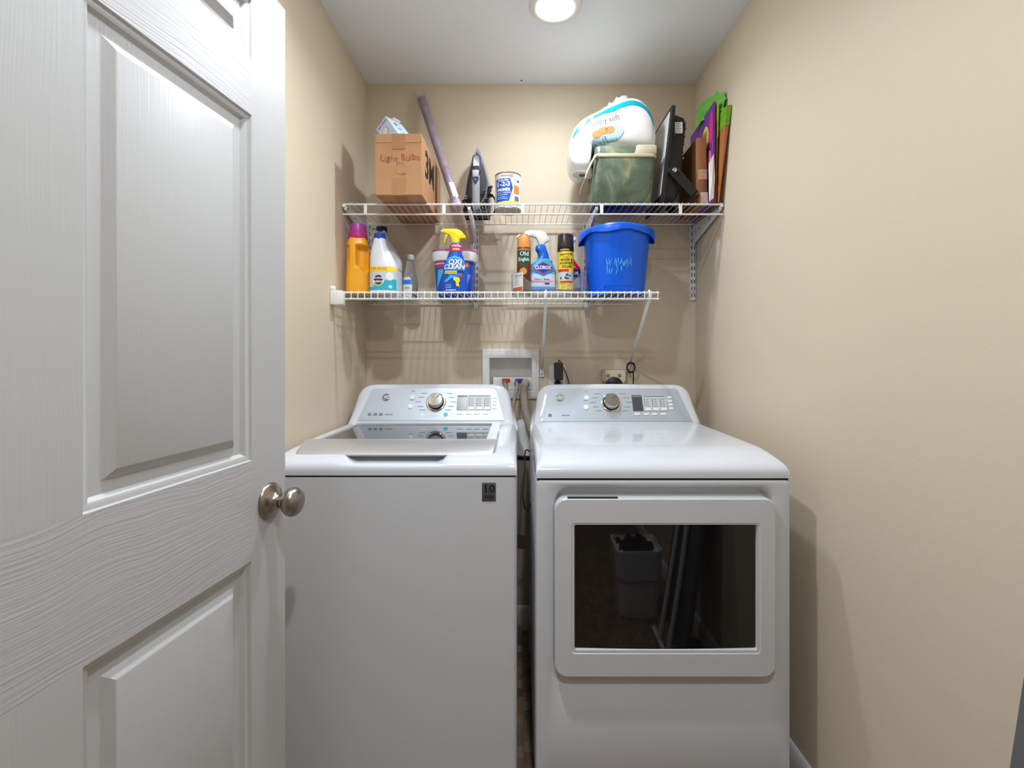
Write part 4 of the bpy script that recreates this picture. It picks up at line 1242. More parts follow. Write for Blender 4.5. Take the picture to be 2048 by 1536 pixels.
# green tissue paper
ts = thing('tissue_paper', 'crumpled green tissue paper above the gift bags', 'tissue paper', (0.795, 2.03, 2.23))
random.seed(11)
jt = {}
def tis(u, v):
    k = (round(u * 8), round(v * 5))
    if k not in jt:
        jt[k] = (random.uniform(-1, 1), random.uniform(-1, 1), random.uniform(-1, 1))
    a = jt[k]
    y = 0.060 - 0.185 * u
    arch = 0.040 * math.sin(math.pi * (0.15 + 0.70 * u)) + 0.022 * (1 - u)
    return (-0.022 + 0.040 * u - 0.012 * (1 - v) * (1 - u) + 0.006 * a[0], y + 0.008 * a[1], arch - 0.090 * (1 - v) * (0.75 + 0.25 * (1 - u)) + 0.006 * a[2] + 0.032)
MB().grid(tis, 8, 5).build('tissue_sheet', mat('green_tissue', rgb(112, 196, 78), 0.4, sss=0.0), ts, ang=20, solid=0.0004)

# ================================================================== things on the lower shelf
def trigger_head(root, M, head, trig, material, thick=0.022):
    h = MB().prism(head, -thick / 2, thick / 2, M).build('spray_head', material, root, bev=0.0035, bseg=3)
    MB().prism(trig, -0.006, 0.006, M).build('trigger', material, root, bev=0.0015)
    return h
HEAD_A = [(-0.054, 0.046), (-0.052, 0.057), (0.006, 0.057), (0.022, 0.049), (0.041, 0.027), (0.040, 0.020), (0.016, 0.0185), (0.0155, 0.004),
          (-0.0155, 0.004), (-0.016, 0.0185), (-0.0245, 0.0326), (-0.040, 0.0396), (-0.052, 0.042)]
TRIG_A = [(-0.041, 0.042), (-0.027, 0.036), (-0.037, 0.0186), (-0.043, 0.0), (-0.048, 0.001), (-0.044, 0.021)]
HEAD_B = [(-0.103, 0.027), (-0.092, 0.043), (-0.070, 0.045), (-0.064, 0.056), (-0.043, 0.060), (0.004, 0.059), (0.017, 0.053), (0.028, 0.034),
          (0.0345, 0.021), (0.030, 0.016), (0.016, 0.009), (0.011, 0.0), (-0.0095, 0.0), (-0.012, 0.016), (-0.0215, 0.031), (-0.043, 0.0376), (-0.060, 0.033), (-0.078, 0.027)]
TRIG_B = [(-0.068, 0.034), (-0.054, 0.034), (-0.052, 0.016), (-0.056, -0.004), (-0.062, -0.010), (-0.063, -0.006), (-0.059, 0.012)]

# ---- orange detergent bottle
od = thing('detergent_bottle', 'orange laundry detergent bottle with purple cap at left wall', 'detergent bottle', (-0.6485, 1.965, ZL), (0, 0, R(14)))
B1 = Body([(0, 0.043, 0.040, 0), (0.006, 0.0465, 0.044, 0), (0.03, 0.0465, 0.044, 0), (0.10, 0.0435, 0.042, 0), (0.16, 0.0425, 0.041, 0), (0.195, 0.0425, 0.040, 0),
           (0.212, 0.039, 0.037, 0), (0.224, 0.034, 0.034, 0), (0.231, 0.0335, 0.0335, 0)], n=3.0)
m_ = B1.mesh()
def dent(p):
    # finger opening beside the handle, pressed in from the front
    x, y, z = p
    if y < 0:
        fx = sm(-0.008, 0.003, x) * (1 - sm(0.036, 0.046, x))
        zl = 0.092 + 0.022 * sm(0.03, 0.0, x)
        fz = sm(zl - 0.008, zl + 0.010, z) * (1 - sm(0.186, 0.200, z))
        k = fx * fz
        fx2 = sm(-0.044, -0.040, x) * (1 - sm(-0.034, -0.028, x))
        k2 = 0.4 * fx2 * sm(0.11, 0.15, z) * (1 - sm(0.19, 0.2, z))
        return Vector((x, y + 0.030 * (k + k2), z))
    return p
B1.seg, B1.rows = 96, 70
m_ = B1.mesh()
m_.v = [dent(p) for p in m_.v]
m_.build('bottle', ORANGE, od, ang=60)
MB().lathe([(0.0375, 0.226), (0.0385, 0.230), (0.037, 0.246), (0.034, 0.249)], 40).build('cap_collar', MAGENTA, od)
MB().lathe([(0.0325, 0.249), (0.032, 0.280), (0.0305, 0.284), (0.0005, 0.284)], 40).build('cap', PURPLE, od)

# ---- bleach bottle in front
bl = thing('bleach_bottle', 'shorter white bleach bottle with bright blue cap and teal label', 'bleach bottle', (-0.5375, 1.945, ZL), (0, 0, R(4)))
B2 = Body([(0, 0.050, 0.036, 0), (0.006, 0.0545, 0.040, 0), (0.10, 0.0545, 0.040, 0), (0.115, 0.0525, 0.039, -0.001), (0.15, 0.044, 0.034, -0.0085), (0.18, 0.034, 0.029, -0.014), (0.205, 0.0255, 0.0245, -0.016), (0.222, 0.022, 0.022, -0.016)], n=2.6)
B2.mesh().build('bottle', MILKY, bl, ang=60)
MB().lathe([(0.0225, 0.218), (0.0228, 0.222), (0.0222, 0.241), (0.0205, 0.243), (0.0005, 0.243)], 36, Matrix.Translation((-0.016, 0, 0))).build('cap', BLUE_CAP, bl)
f1, f2, f3 = B2.front(0.0007), B2.front(0.0012), B2.front(0.0017)
lb = patch(bl, 'label', PALE, f1, -0.0525, 0.0525, 0.014, 0.106, 24, 8)
patch(bl, 'yellow_strip', YELLOW_INK, f2, -0.0525, 0.0525, 0.088, 0.105, 24, 2)
patch(bl, 'teal_wave', TEAL, f2, lambda z: -0.0525 + max(0, (z - 0.024) * 2.4), 0.0525, 0.014, 0.056, 24, 8)
lettering(bl, '33% MORE', 0.0135, shift(f3, -0.012, 0.0965), ORANGE_INK, bold=0.03)
oval(bl, 'yellow_disc', YELLOW_INK, f2, -0.015, 0.052, 0.022, 0.023)
oval(bl, 'navy_disc', NAVY_INK, f3, -0.014, 0.053, 0.0175, 0.0195)
f4 = B2.front(0.0022)
lettering(bl, 'NO-SPLASH', 0.0088, shift(f4, -0.013, 0.060), WHITE_INK, bold=0.03)
lettering(bl, 'BLEACH', 0.0115, shift(f4, -0.013, 0.046), WHITE_INK, bold=0.035)
oval(bl, 'white_disc', PAPER, f3, 0.029, 0.067, 0.015, 0.017)
oval(bl, 'pale_disc', SKY, f3, 0.032, 0.026, 0.007, 0.007)

# ---- taller bleach bottle behind
b2 = thing('bleach_bottle', 'taller grey white bleach jug with navy cap behind the shorter one', 'bleach bottle', (-0.574, 2.105, ZL), (0, 0, R(-4)))
B3 = Body([(0, 0.062, 0.048, 0), (0.008, 0.068, 0.054, 0), (0.11, 0.068, 0.054, 0), (0.114, 0.0655, 0.052, 0), (0.120, 0.0655, 0.052, 0), (0.124, 0.068, 0.054, 0), (0.16, 0.067, 0.053, 0), (0.20, 0.058, 0.045, -0.006), (0.24, 0.040, 0.036, -0.014), (0.27, 0.026, 0.026, -0.018), (0.295, 0.0215, 0.0215, -0.018)], n=2.8, rows=60)
B3.mesh().build('jug', MILKY_GREY, b2, ang=60)
MB().lathe([(0.0235, 0.288), (0.0235, 0.311), (0.022, 0.313), (0.0005, 0.313)], 36, Matrix.Translation((-0.018, 0, 0))).build('cap', NAVY, b2)
f1 = B3.front(0.0008)
for k in range(9):
    patch(b2, 'small_print', INK_GREY, f1, 0.030, 0.060, 0.02 + 0.009 * k, 0.0215 + 0.009 * k, 6, 1)

# ---- clear bottle with blue and white label
cb = thing('clear_bottle', 'clear plastic bottle with blue and white label beside the bleach', 'bottle', (-0.473, 2.135, ZL), (0, 0, R(-6)))
B4 = Body([(0, 0.030, 0.026, 0), (0.006, 0.033, 0.029, 0), (0.06, 0.0325, 0.0285, 0), (0.10, 0.029, 0.026, 0), (0.14, 0.022, 0.021, 0), (0.165, 0.0175, 0.0165, 0), (0.178, 0.0165, 0.016, 0)], n=2.3)
B4.mesh().build('bottle', CLEAR, cb, ang=60)
B4i = Body([(0.003, 0.028, 0.024, 0), (0.01, 0.031, 0.027, 0), (0.020, 0.031, 0.027, 0)], n=2.3, rows=4)
B4i.mesh().build('liquid', mat('blue_liquid', rgb(40, 130, 190), 0.1, trans=0.4), cb)
MB().lathe([(0.016, 0.174), (0.0155, 0.196), (0.0145, 0.198), (0.0005, 0.198)], 28).build('cap', mat('frosted_cap', rgb(206, 208, 208), 0.35), cb)
f1, f2 = B4.front(0.0008), B4.front(0.0014)
patch(cb, 'label', PAPER, f1, -0.029, lambda z: 0.016 * math.sqrt(max(0.02, 1 - ((z - 0.048) / 0.052) ** 2)), 0.004, 0.098, 12, 12)
patch(cb, 'blue_strip', BLUE_BRIGHT, f2, -0.028, lambda z: 0.0155 * math.sqrt(max(0.02, 1 - ((z - 0.048) / 0.052) ** 2)), 0.066, 0.086, 12, 4)
patch(cb, 'small_print', INK_GREY, f2, -0.014, 0.004, 0.048, 0.052, 4, 1)

# ---- tub of stain remover powder
tu = thing('stain_remover_tub', 'blue powder tub with white lid behind the yellow spray bottle', 'tub', (-0.270, 2.085, ZL))
B5 = Body([(0, 0.070, 0.056, 0), (0.004, 0.074, 0.060, 0), (0.155, 0.086, 0.070, 0)], n=3.2, rows=12, seg=64)
B5.mesh().build('tub', BLUE, tu, ang=60)
B6 = Body([(0.150, 0.088, 0.072, 0), (0.153, 0.092, 0.076, 0), (0.188, 0.095, 0.079, 0), (0.192, 0.094, 0.078, 0)], n=3.2, rows=12, seg=64)
B6.mesh().build('lid', WHITE_PLASTIC, tu, ang=50)
B7 = Body([(0.190, 0.0955, 0.0795, 0), (0.196, 0.0945, 0.0785, 0), (0.1975, 0.091, 0.075, 0)], n=3.2, rows=4, seg=64)
B7.mesh().build('lid_rim', PURPLE, tu, ang=50)
f1, f2 = B5.front(0.0008), B5.front(0.0014)
pb = patch(tu, 'purple_panel', PURPLE, f1, -0.080, -0.040, 0.122, 0.150, 8, 3)
lettering(tu, 'ELIMINATES', 0.0085, shift(f2, -0.058, 0.139), WHITE_INK, bold=0.02)
patch(tu, 'red_strip', RED, f2, -0.078, -0.045, 0.124, 0.131, 6, 1)
patch(tu, 'cyan_swirl', CYAN, f1, lambda z: -0.072 + 0.1 * (z - 0.03), lambda z: -0.072 + 0.42 * (z - 0.03), 0.035, 0.115, 6, 8)
oval(tu, 'orange_disc', RED, f1, 0.056, 0.132, 0.011, 0.012)
oval(tu, 'orange_disc_centre', ORANGE_INK, f2, 0.056, 0.132, 0.006, 0.009)
patch(tu, 'pink_streak', mat('lilac_print', rgb(150, 130, 210), 0.4), f1, lambda z: 0.044 + 0.35 * (z - 0.05), lambda z: 0.058 + 0.3 * (z - 0.05), 0.052, 0.095, 5, 6)
patch(tu, 'small_panel', CYAN, f1, 0.048, 0.064, 0.012, 0.024, 4, 2)

# ---- spray bottle in front of the tub
ox = thing('spray_bottle', 'blue stain remover spray bottle with yellow trigger head', 'spray bottle', (-0.252, 1.940, ZL), (0, 0, R(2)))
B8 = Body([(0, 0.044, 0.026, 0), (0.005, 0.0485, 0.030, 0), (0.05, 0.0490, 0.030, 0), (0.09, 0.0470, 0.029, 0.0), (0.125, 0.0395, 0.027, 0.001), (0.15, 0.0310, 0.025, 0.002), (0.166, 0.0255, 0.023, 0.0025),
           (0.180, 0.0245, 0.0225, 0.003), (0.192, 0.0235, 0.022, 0.003), (0.200, 0.018, 0.018, 0.003), (0.207, 0.013, 0.013, 0.003)], n=2.4)
B8.mesh().build('bottle', BLUE, ox, ang=60)
f1, f2, f3, f4 = (B8.front(0.0006 + 0.0005 * k) for k in range(4))
patch(ox, 'red_neck_label', RED, f1, lambda z: 0.003 - 0.0232, lambda z: 0.003 + 0.0232, 0.168, 0.196, 12, 6)
lettering(ox, 'ATTACKS', 0.0085, shift(f2, 0.006, 0.189), WHITE_INK, bold=0.03)
lettering(ox, 'STAINS', 0.0085, shift(f2, 0.006, 0.176), WHITE_INK, bold=0.03)
oval(ox, 'cyan_halo', CYAN, f1, 0.001, 0.108, 0.041, 0.042)
oval(ox, 'blue_centre', BLUE_BRIGHT, f2, 0.001, 0.107, 0.038, 0.038)
lettering(ox, 'OXI', 0.030, shift(f3, 0.002, 0.124), NAVY_INK, bold=0.07, shear=0.1)
lettering(ox, 'CLEAN', 0.0265, shift(f3, -0.002, 0.105), NAVY_INK, bold=0.075, shear=0.1)
lettering(ox, 'OXI', 0.030, shift(f4, 0.002, 0.124), WHITE_INK, bold=0.028, shear=0.1)
lettering(ox, 'CLEAN', 0.0265, shift(f4, -0.002, 0.105), WHITE_INK, bold=0.03, shear=0.1)
patch(ox, 'yellow_panel', YELLOW_INK, f3, -0.038, 0.010, 0.078, 0.089, 10, 2)
patch(ox, 'navy_panel', NAVY_INK, f3, 0.010, 0.036, 0.081, 0.091, 8, 2)
lettering(ox, 'LAUNDRY & MORE', 0.0052, shift(f4, -0.014, 0.0835), INK, bold=0.02)
patch(ox, 'cyan_streak', CYAN, f1, lambda z: -0.044 + 1.1 * (z - 0.046), lambda z: -0.030 + 1.3 * (z - 0.046), 0.046, 0.072, 8, 6)
MB().grid(lambda u, v: f2(0.002 + 0.012 * u + 0.006 * (1 - v) + (0.006 * u if v > 0.6 else 0) - (0.007 if (v > 0.6 and u < 0.3) else 0), 0.030 + 0.036 * v - 0.004 * u), 8, 8).build('yellow_shirt', YELLOW_INK, ox)
patch(ox, 'red_arrow', RED, f2, 0.019, 0.031, 0.064, 0.074, 4, 3)
for k in range(3):
    patch(ox, 'small_print', SKY, f1, -0.034, -0.012, 0.022 + 0.006 * k, 0.0235 + 0.006 * k, 6, 1)
patch(ox, 'small_print', WHITE_INK, f1, -0.034, 0.006, 0.012, 0.015, 8, 1)
trigger_head(ox, Matrix.Translation((0.003, 0, 0.203)), HEAD_A, TRIG_A, YELLOW)
MB().lathe([(0.0155, 0.201), (0.016, 0.205), (0.0155, 0.218)], 28, Matrix.Translation((0.003, 0, 0))).build('collar', YELLOW, ox)
MB().lathe([(0.004, 0), (0.0035, 0.005)], 14, Matrix.Translation((-0.0505, 0, 0.2525)) @ Matrix.Rotation(R(-90), 4, 'Y')).build('nozzle_tip', WHITE_INK, ox)

# ---- clear turntable bin
tx_, ty_ = 0.130, 2.030
tt = thing('turntable', 'clear acrylic turntable bin holding cans and spray bottles', 'turntable', (tx_, ty_, ZL))
TR = 0.158
MB().lathe([(0.09, 0.0), (0.09, 0.006), (0.0005, 0.006)], 48).build('base', WHITE_PLASTIC, tt)
MB().lathe([(0.0005, 0.0065), (TR, 0.0065), (TR, 0.0105), (0.0005, 0.0105)], 64).build('tray', CLEAR, tt)
def wallh(a):
    f = -math.sin(a)                     # 1 at the front
    return 0.030 + 0.062 * (1 - sm(0.55, 0.97, f))
wl_ = MB()
wl_.grid(lambda u, v: (TR * math.cos(2 * math.pi * u), TR * math.sin(2 * math.pi * u), 0.0105 + (wallh(2 * math.pi * u) - 0.0105) * v), 96, 2)
wl_.build('rim_wall', CLEAR, tt, solid=0.002)
ta = R(214)
def card(u, v, off=0.0):
    a = ta + (u - 0.5) * 0.45
    return ((TR + 0.003 + off) * math.cos(a), (TR + 0.003 + off) * math.sin(a), 0.010 + 0.075 * v)
lc = MB().grid(card, 8, 2).build('label_card', PAPER, tt, solid=0.0005)
MB().grid(lambda u, v: card(0.04 + 0.92 * u, 0.02 + 0.22 * v, 0.0008), 8, 2).build('copper_picture', COPPER, tt)
lettering(tt, 'brightroom', 0.010, lambda x, z: Vector(card(0.56 + x / 0.069, 0.86 + z / 0.075, 0.0010)), mat('lavender_print', rgb(130, 128, 190), 0.5), bold=0.01)
for k in range(4):
    MB().grid(lambda u, v: card(0.22 + 0.4 * u, 0.40 + 0.11 * k + 0.014 * v, 0.0009), 6, 1).build('small_print', INK_GREY, tt)
ZT2 = ZL + 0.0108

# ---- polish can
oe = thing('polish_can', 'brown furniture polish can with tan cap on the turntable', 'can', (0.024, 1.968, ZT2))
OR_ = 0.0283
MB().lathe([(0.026, 0.0), (OR_, 0.003), (OR_, 0.175), (0.0265, 0.181)], 40).build('can', BROWN_CAN, oe)
MB().lathe([(0.0272, 0.180), (0.0272, 0.205), (0.024, 0.224), (0.017, 0.234), (0.0005, 0.236)], 36).build('cap', TAN_CAP, oe)
MB().box(-0.027, -0.017, -0.010, 0.010, 0.196, 0.222).build('cap_nozzle', TAN_CAP, oe, bev=0.003)
B9 = Body([(0, OR_, OR_, 0), (0.175, OR_, OR_, 0)], n=2)
f1, f2, f3 = B9.front(0.0006), B9.front(0.0011), B9.front(0.0016)
def shield(k):
    def lo(z): return -(0.0268 * k) * (1 if z > 0.130 else max(0.03, (z - 0.094) / 0.036))
    return lo
patch(oe, 'gold_shield', TAN_CAP, f1, shield(1.0), lambda z: -shield(1.0)(z), 0.095, 0.170, 14, 14)
patch(oe, 'green_shield', GREEN_INK, f2, shield(0.95), lambda z: -shield(0.95)(z), 0.0985, 0.167, 14, 14)
lettering(oe, 'Old', 0.024, shift(f3, 0.001, 0.152), WHITE_INK, bold=0.012)
lettering(oe, 'English', 0.0195, shift(f3, 0.0, 0.130), WHITE_INK, bold=0.012, sx=0.82)
oval(oe, 'gold_medal', TAN_CAP, f1, -0.003, 0.082, 0.015, 0.014)
patch(oe, 'gold_line', COPPER, f1, -0.026, 0.026, 0.171, 0.174, 12, 1)

# ---- cyan refill bottle at the back
cy = thing('refill_bottle', 'cyan bottle hidden behind the bleach spray bottle', 'bottle', (0.120, 2.115, ZT2))
B10 = Body([(0, 0.04, 0.022, 0), (0.006, 0.043, 0.025, 0), (0.10, 0.043, 0.025, 0), (0.118, 0.036, 0.022, 0.004), (0.128, 0.020, 0.018, 0.012), (0.140, 0.014, 0.014, 0.014)], n=2.6)
B10.mesh().build('bottle', CYAN, cy, ang=60)
MB().lathe([(0.016, 0.138), (0.016, 0.156), (0.0005, 0.157)], 24, Matrix.Translation((0.014, 0, 0))).build('cap', BLUE_CAP, cy)

# ---- bleach cleaner spray bottle
cx_ = thing('spray_bottle', 'blue and white bleach cleaner spray bottle with white trigger head', 'spray bottle', (0.0955, 2.008, ZT2), (0, 0, R(3)))
B11 = Body([(0, 0.053, 0.026, 0.001), (0.005, 0.0575, 0.030, 0.001), (0.03, 0.0615, 0.031, -0.001), (0.088, 0.0635, 0.031, -0.002), (0.108, 0.0555, 0.030, 0.0), (0.122, 0.0455, 0.029, 0.004), (0.138, 0.0290, 0.026, 0.008),
            (0.153, 0.0230, 0.023, 0.0095), (0.168, 0.0225, 0.0215, 0.0065), (0.179, 0.0240, 0.021, 0.001), (0.190, 0.0225, 0.019, -0.001), (0.199, 0.019, 0.017, -0.001)], n=2.5)
B11.mesh().build('bottle', mat('cleaner_blue', rgb(24, 104, 216), 0.25), cx_, ang=60)
f1, f2, f3, f4 = (B11.front(0.0006 + 0.0005 * k) for k in range(4))
def ed(z):
    return B11.at(z)[0] * 0.93
def ec(z):
    return B11.at(z)[2]
patch(cx_, 'cyan_shoulder', CYAN, f1, lambda z: ec(z) - ed(z), lambda z: ec(z) + ed(z), 0.078, 0.142, 16, 10)
patch(cx_, 'white_label', mat('ice_print', rgb(206, 218, 236), 0.4), f1, lambda z: ec(z) - ed(z), lambda z: ec(z) + ed(z), 0.026, 0.084, 16, 8)
patch(cx_, 'blue_foot', BLUE_BRIGHT, f1, lambda z: ec(z) - ed(z), lambda z: ec(z) + ed(z), 0.006, 0.027, 16, 4)
diamond(cx_, 'blue_chevron', BLUE_BRIGHT, f2, 0.006, 0.092, 0.050, 0.024)
diamond(cx_, 'red_diamond', RED, f3, 0.005, 0.103, 0.047, 0.026)
diamond(cx_, 'navy_diamond', mat('royal_print', rgb(30, 60, 170), 0.4), f4, 0.005, 0.103, 0.040, 0.0215)
f5 = B11.front(0.0028)
lettering(cx_, 'CLOROX', 0.0200, shift(f5, 0.005, 0.103), WHITE_INK, bold=0.03, sx=0.80)
lettering(cx_, 'Cleaner + Bleach', 0.0092, shift(f2, 0.0, 0.056), MATS['royal_print'], bold=0.02)
patch(cx_, 'red_print_line', RED, f2, -0.050, 0.047, 0.0475, 0.0495, 12, 1)
patch(cx_, 'red_print_line', RED, f2, -0.040, 0.040, 0.0425, 0.0440, 12, 1)
patch(cx_, 'navy_tab', NAVY_INK, f2, 0.012, 0.032, 0.034, 0.041, 4, 2)
trigger_head(cx_, Matrix.Translation((-0.001, 0, 0.200)), HEAD_B, TRIG_B, WHITE_PLASTIC, 0.026)

# ---- insect spray can
wk = thing('insect_spray_can', 'yellow wasp killer aerosol can with black cap', 'can', (0.1955, 1.995, ZT2))
WR = 0.0330
MB().lathe([(0.030, 0.0), (WR, 0.003), (WR, 0.185), (0.0315, 0.190)], 40).build('can', YELLOW_CAN, wk)
MB().lathe([(WR + 0.0008, 0.186), (WR + 0.0008, 0.190), (0.0325, 0.236), (0.031, 0.239), (0.0005, 0.240)], 40).build('cap', GREY_CAP, wk)
B12 = Body([(0, WR, WR, 0), (0.19, WR, WR, 0)], n=2)
f1, f2, f3 = B12.front(0.0006), B12.front(0.0011), B12.front(0.0016)
MB().lathe([(WR + 0.0004, 0.168), (WR + 0.0004, 0.1865)], 40, cap0=False, cap1=False).build('black_band', INK, wk)
patch(wk, 'yellow_flash', YELLOW_INK, f2, -0.024, 0.012, 0.172, 0.176, 10, 1)
lettering(wk, 'Spectracide', 0.0120, shift(f2, 0.001, 0.156, R(3)), INK, bold=0.02, shear=0.15, sx=0.9)
lettering(wk, 'FOAMING', 0.0062, shift(f2, 0.0, 0.143), INK, bold=0.02)
lettering(wk, 'WASP &', 0.0130, shift(f2, 0.002, 0.1325), INK, bold=0.03, sx=1.05)
lettering(wk, 'HORNET', 0.0130, shift(f2, 0.001, 0.1190), INK, bold=0.03, sx=1.0)
lettering(wk, 'KILLER', 0.0130, shift(f2, 0.003, 0.1055), INK, bold=0.03, sx=1.05)
patch(wk, 'red_strip', RED, f2, -0.031, 0.010, 0.085, 0.095, 12, 2)
patch(wk, 'grey_picture', PALE, f1, -0.0315, 0.0315, 0.044, 0.084, 14, 5)
random.seed(5)
for k in range(7):
    oval(wk, 'insect_mark', INK if k % 2 else BROWN_CAN, f2, random.uniform(-0.022, 0.016), random.uniform(0.054, 0.076), random.uniform(0.002, 0.005), random.uniform(0.003, 0.006), 4, 5)
patch(wk, 'red_strip', RED, f2, -0.024, 0.026, 0.040, 0.047, 12, 2)
for k in range(5):
    patch(wk, 'small_print', INK_GREY, f2, -0.020 + 0.022 * (k % 2), -0.004 + 0.026 * (k % 2), 0.008 + 0.006 * k, 0.010 + 0.006 * k, 6, 1)

# ---- red carpet cleaner bottle
rv = thing('spray_bottle', 'red and navy cleaner spray bottle half hidden behind the yellow can', 'spray bottle', (0.228, 2.078, ZT2), (0, 0, R(-4)))
B13 = Body([(0, 0.038, 0.024, 0), (0.005, 0.0425, 0.028, 0), (0.08, 0.0415, 0.028, 0), (0.115, 0.0385, 0.027, 0), (0.140, 0.028, 0.024, -0.006), (0.17, 0.016, 0.018, -0.012), (0.192, 0.012, 0.013, -0.013)], n=2.5)
B13.mesh().build('bottle', mat('cleaner_red', rgb(196, 22, 44), 0.3), rv, ang=60)
f1, f2, f3 = (B13.front(0.0007 + 0.0005 * k) for k in range(3))
patch(rv, 'grey_label', mat('lilac_grey_print', rgb(160, 166, 190), 0.4), f1, -0.040, 0.040, 0.008, 0.088, 14, 6)
patch(rv, 'navy_foot', NAVY_INK, f2, -0.040, 0.040, 0.008, 0.032, 14, 3)
MB().grid(lambda u, v: f2(-0.038 + 0.076 * u, 0.078 + 0.030 * v + 0.006 * u * (v - 0.5)), 14, 4).build('navy_banner', NAVY_INK, rv)
lettering(rv, 'RESOLVE', 0.0175, shift(f3, -0.002, 0.092), WHITE_INK, bold=0.03, sx=0.9)
for x, z in ((0.004, 0.145), (0.012, 0.120), (0.026, 0.108), (0.0, 0.118)):
    oval(rv, 'white_dot', WHITE_INK, f1, x, z, 0.0032, 0.004, 5, 5)
trigger_head(rv, Matrix.Translation((-0.013, 0, 0.193)) @ Matrix.Scale(-0.6, 4, (1, 0, 0)), HEAD_A, TRIG_A, WHITE_PLASTIC)

# ---- blue bucket
bk = thing('bucket', 'bright blue plastic bucket with scuffed front on the lower shelf', 'bucket', (0.411, 2.035, ZL), (0, 0, R(-9)))
prof = [(0.108, 0.004), (0.1125, 0.0), (0.1145, 0.004), (0.1395, 0.262)]
BZ = 0.268
def brad(z):
    return 0.1145 + (0.1395 - 0.1145) * z / BZ
sh = MB()
def bshell(inner):
    rs = []
    for k in range(25):
        z = BZ * k / 24
        ring = []
        for i in range(96):
            a = 2 * math.pi * i / 96
            r = brad(z) - (0.0028 if inner else 0)
            x, y = r * math.cos(a), r * math.sin(a)
            if not inner:
                # finger grip pressed in at the foot of the front
                g = sm(0.052, 0.044, abs(x)) * sm(0.030, 0.022, z) * (1 if y < 0 else 0)
                y += 0.014 * g
            ring.append((x, y, max(z, 0.0 if not inner else 0.004)))
        rs.append(ring)
    return rs
o_ = bshell(False)
i_ = bshell(True)
sh.rings(o_ + list(reversed(i_)), True, True)
sh.build('pail', BUCKET, bk, ang=45)
# rim: rolled lip that rises at the front and flares into ears at both sides
rim = MB()
rs = []
for i in range(96):
    a = 2 * math.pi * i / 96
    c, s = math.cos(a), math.sin(a)
    ear = max(0.0, abs(c)) ** 10
    lift = 0.006 * math.exp(-((a - 1.5 * math.pi) / 0.55) ** 2) - 0.004 * ear
    w = 0.010 + 0.010 * ear
    dr = 0.022 + 0.026 * ear + 0.004 * math.sin(6 * a) * (1 if s < 0 else 0) * (1 - ear)
    r0 = 0.1368
    ring = [(r0 - 0.001, BZ - 0.004), (r0, BZ + 0.001 + lift), (r0 + w * 0.6, BZ + 0.0035 + lift), (r0 + w, BZ + lift), (r0 + w + 0.002, BZ - 0.006 + lift), (r0 + w + 0.001, BZ - dr), (r0 + w - 0.002, BZ - dr), (r0 + w - 0.003, BZ - 0.010)]
    rs.append([(r * c, r * s, z) for r, z in ring])
rs.append(rs[0])
rim.rings(rs, False, False).build('rim', BUCKET, bk, ang=50)
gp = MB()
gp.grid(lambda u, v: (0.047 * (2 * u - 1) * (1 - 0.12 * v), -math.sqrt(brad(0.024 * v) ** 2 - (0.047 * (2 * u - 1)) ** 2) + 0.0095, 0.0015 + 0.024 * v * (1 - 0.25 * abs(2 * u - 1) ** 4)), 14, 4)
gp.build('foot_grip_shade', BUCKET_SHADE, bk)  # dark sheet that paints the shade inside the pressed-in grip
MB().lathe([(0.106, -0.0006), (0.106, 0.0004), (0.0005, 0.0004)], 48).build('base_plate', BUCKET_SHADE, bk)
random.seed(9)
def bsurf(x, z):
    r = brad(z) + 0.0012
    return Vector((x, -math.sqrt(r * r - x * x), z))
scx = [-0.056, -0.051, -0.046, -0.040, -0.046, -0.055, -0.038, -0.026, -0.020, -0.012, -0.008, -0.002, 0.004, 0.010, 0.016, 0.021, 0.026, 0.031, 0.037, -0.018, 0.0]
for k, x in enumerate(scx):
    z = 0.125 + random.uniform(-0.008, 0.008) - (0.030 if k in (4, 5, 6, 19, 20) else 0)
    l = random.uniform(0.022, 0.046)
    sl = random.uniform(-0.3, 0.6)
    w = random.uniform(0.0012, 0.0030)
    MB().grid(lambda u, v: bsurf(x + 0.016 + sl * l * (v - 0.5) + w * (2 * u - 1) * math.sin(math.pi * (0.08 + 0.84 * v)), z + l * (v - 0.5)), 2, 6).build('scuff', SCUFF, bk)

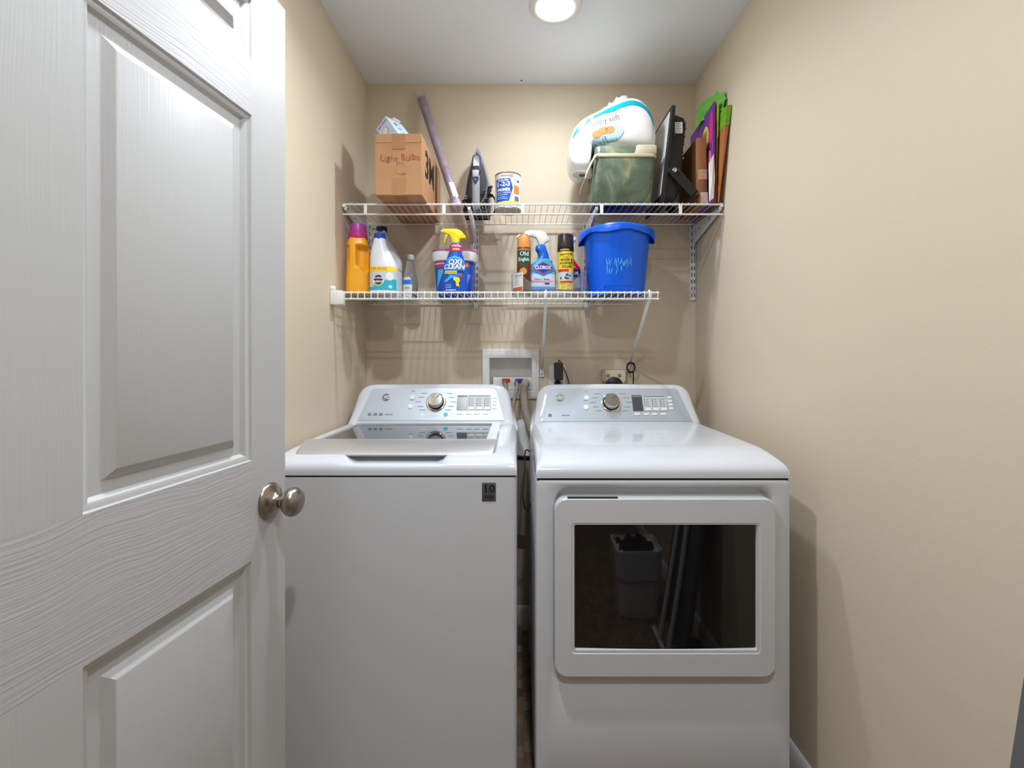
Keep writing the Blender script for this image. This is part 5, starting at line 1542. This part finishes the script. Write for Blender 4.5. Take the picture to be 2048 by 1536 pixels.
# ================================================================== things beside the camera, on the right
ib = thing('ironing_board', 'folded grey ironing board leaning on the right wall at frame edge', 'ironing board', (0.642, 0.56, 0.0), (0, R(8.9), 0))
GREYC = mat('grey_board_cover', rgb(96, 96, 98), 0.85, bump=0.3, bscale=600)
oz = [(-0.155, 0.10), (0.155, 0.10), (0.160, 0.14), (0.160, 0.80), (0.140, 0.95), (0.09, 1.05), (0.0, 1.08), (-0.09, 1.05), (-0.140, 0.95), (-0.160, 0.80), (-0.160, 0.14)]
MB().prismx(oz, -0.014, 0.014).build('board', GREYC, ib, bev=0.006)
for y in (-0.06, 0.06):
    MB().tube([(-0.040, y, 0.012), (-0.030, y, 0.35), (-0.026, y * 0.6, 0.95)], 0.011, 10).build('leg', WIRE, ib)
MB().tube([(-0.040, -0.16, 0.013), (-0.040, 0.16, 0.013)], 0.011, 10).build('foot_bar', WIRE, ib)
MB().tube([(-0.028, -0.06, 0.6), (-0.028, 0.06, 0.6)], 0.008, 10).build('cross_bar', WIRE, ib)
bn = thing('waste_bin', 'white bin lined with plastic bag, reflected in the dryer window', 'bin', (0.56, 0.17, 0.0))
MB().rings([[(x, y, z) for x, y in rrect(0, 0, w, d_, 0.04, 6)] for w, d_, z in ((0.22, 0.20, 0.0), (0.25, 0.225, 0.30))]).build('bin_body', WHITE_PLASTIC, bn)
random.seed(2)
lr = []
for z, e in ((0.18, 0.006), (0.26, 0.012), (0.315, 0.012), (0.318, -0.006), (0.29, -0.02)):
    lr.append([(x + random.uniform(-0.003, 0.003), y + random.uniform(-0.003, 0.003), z + random.uniform(-0.006, 0.006)) for x, y in rrect(0, 0, 0.25 + e, 0.225 + e, 0.045, 8)])
MB().rings(lr, False, False).build('bin_liner', mat('white_liner', rgb(226, 226, 230), 0.25), bn, ang=20)
bc2 = MB()
bc2.grid(lambda u, v: (0.105 * (2 * u - 1), 0.095 * (2 * v - 1), 0.30 + 0.05 * math.sin(math.pi * u) * math.sin(math.pi * v) + 0.012 * math.sin(17 * u + 9 * v)), 14, 12)
bc2.build('dark_cloth', mat('dark_cloth', rgb(28, 30, 26), 0.9), bn)
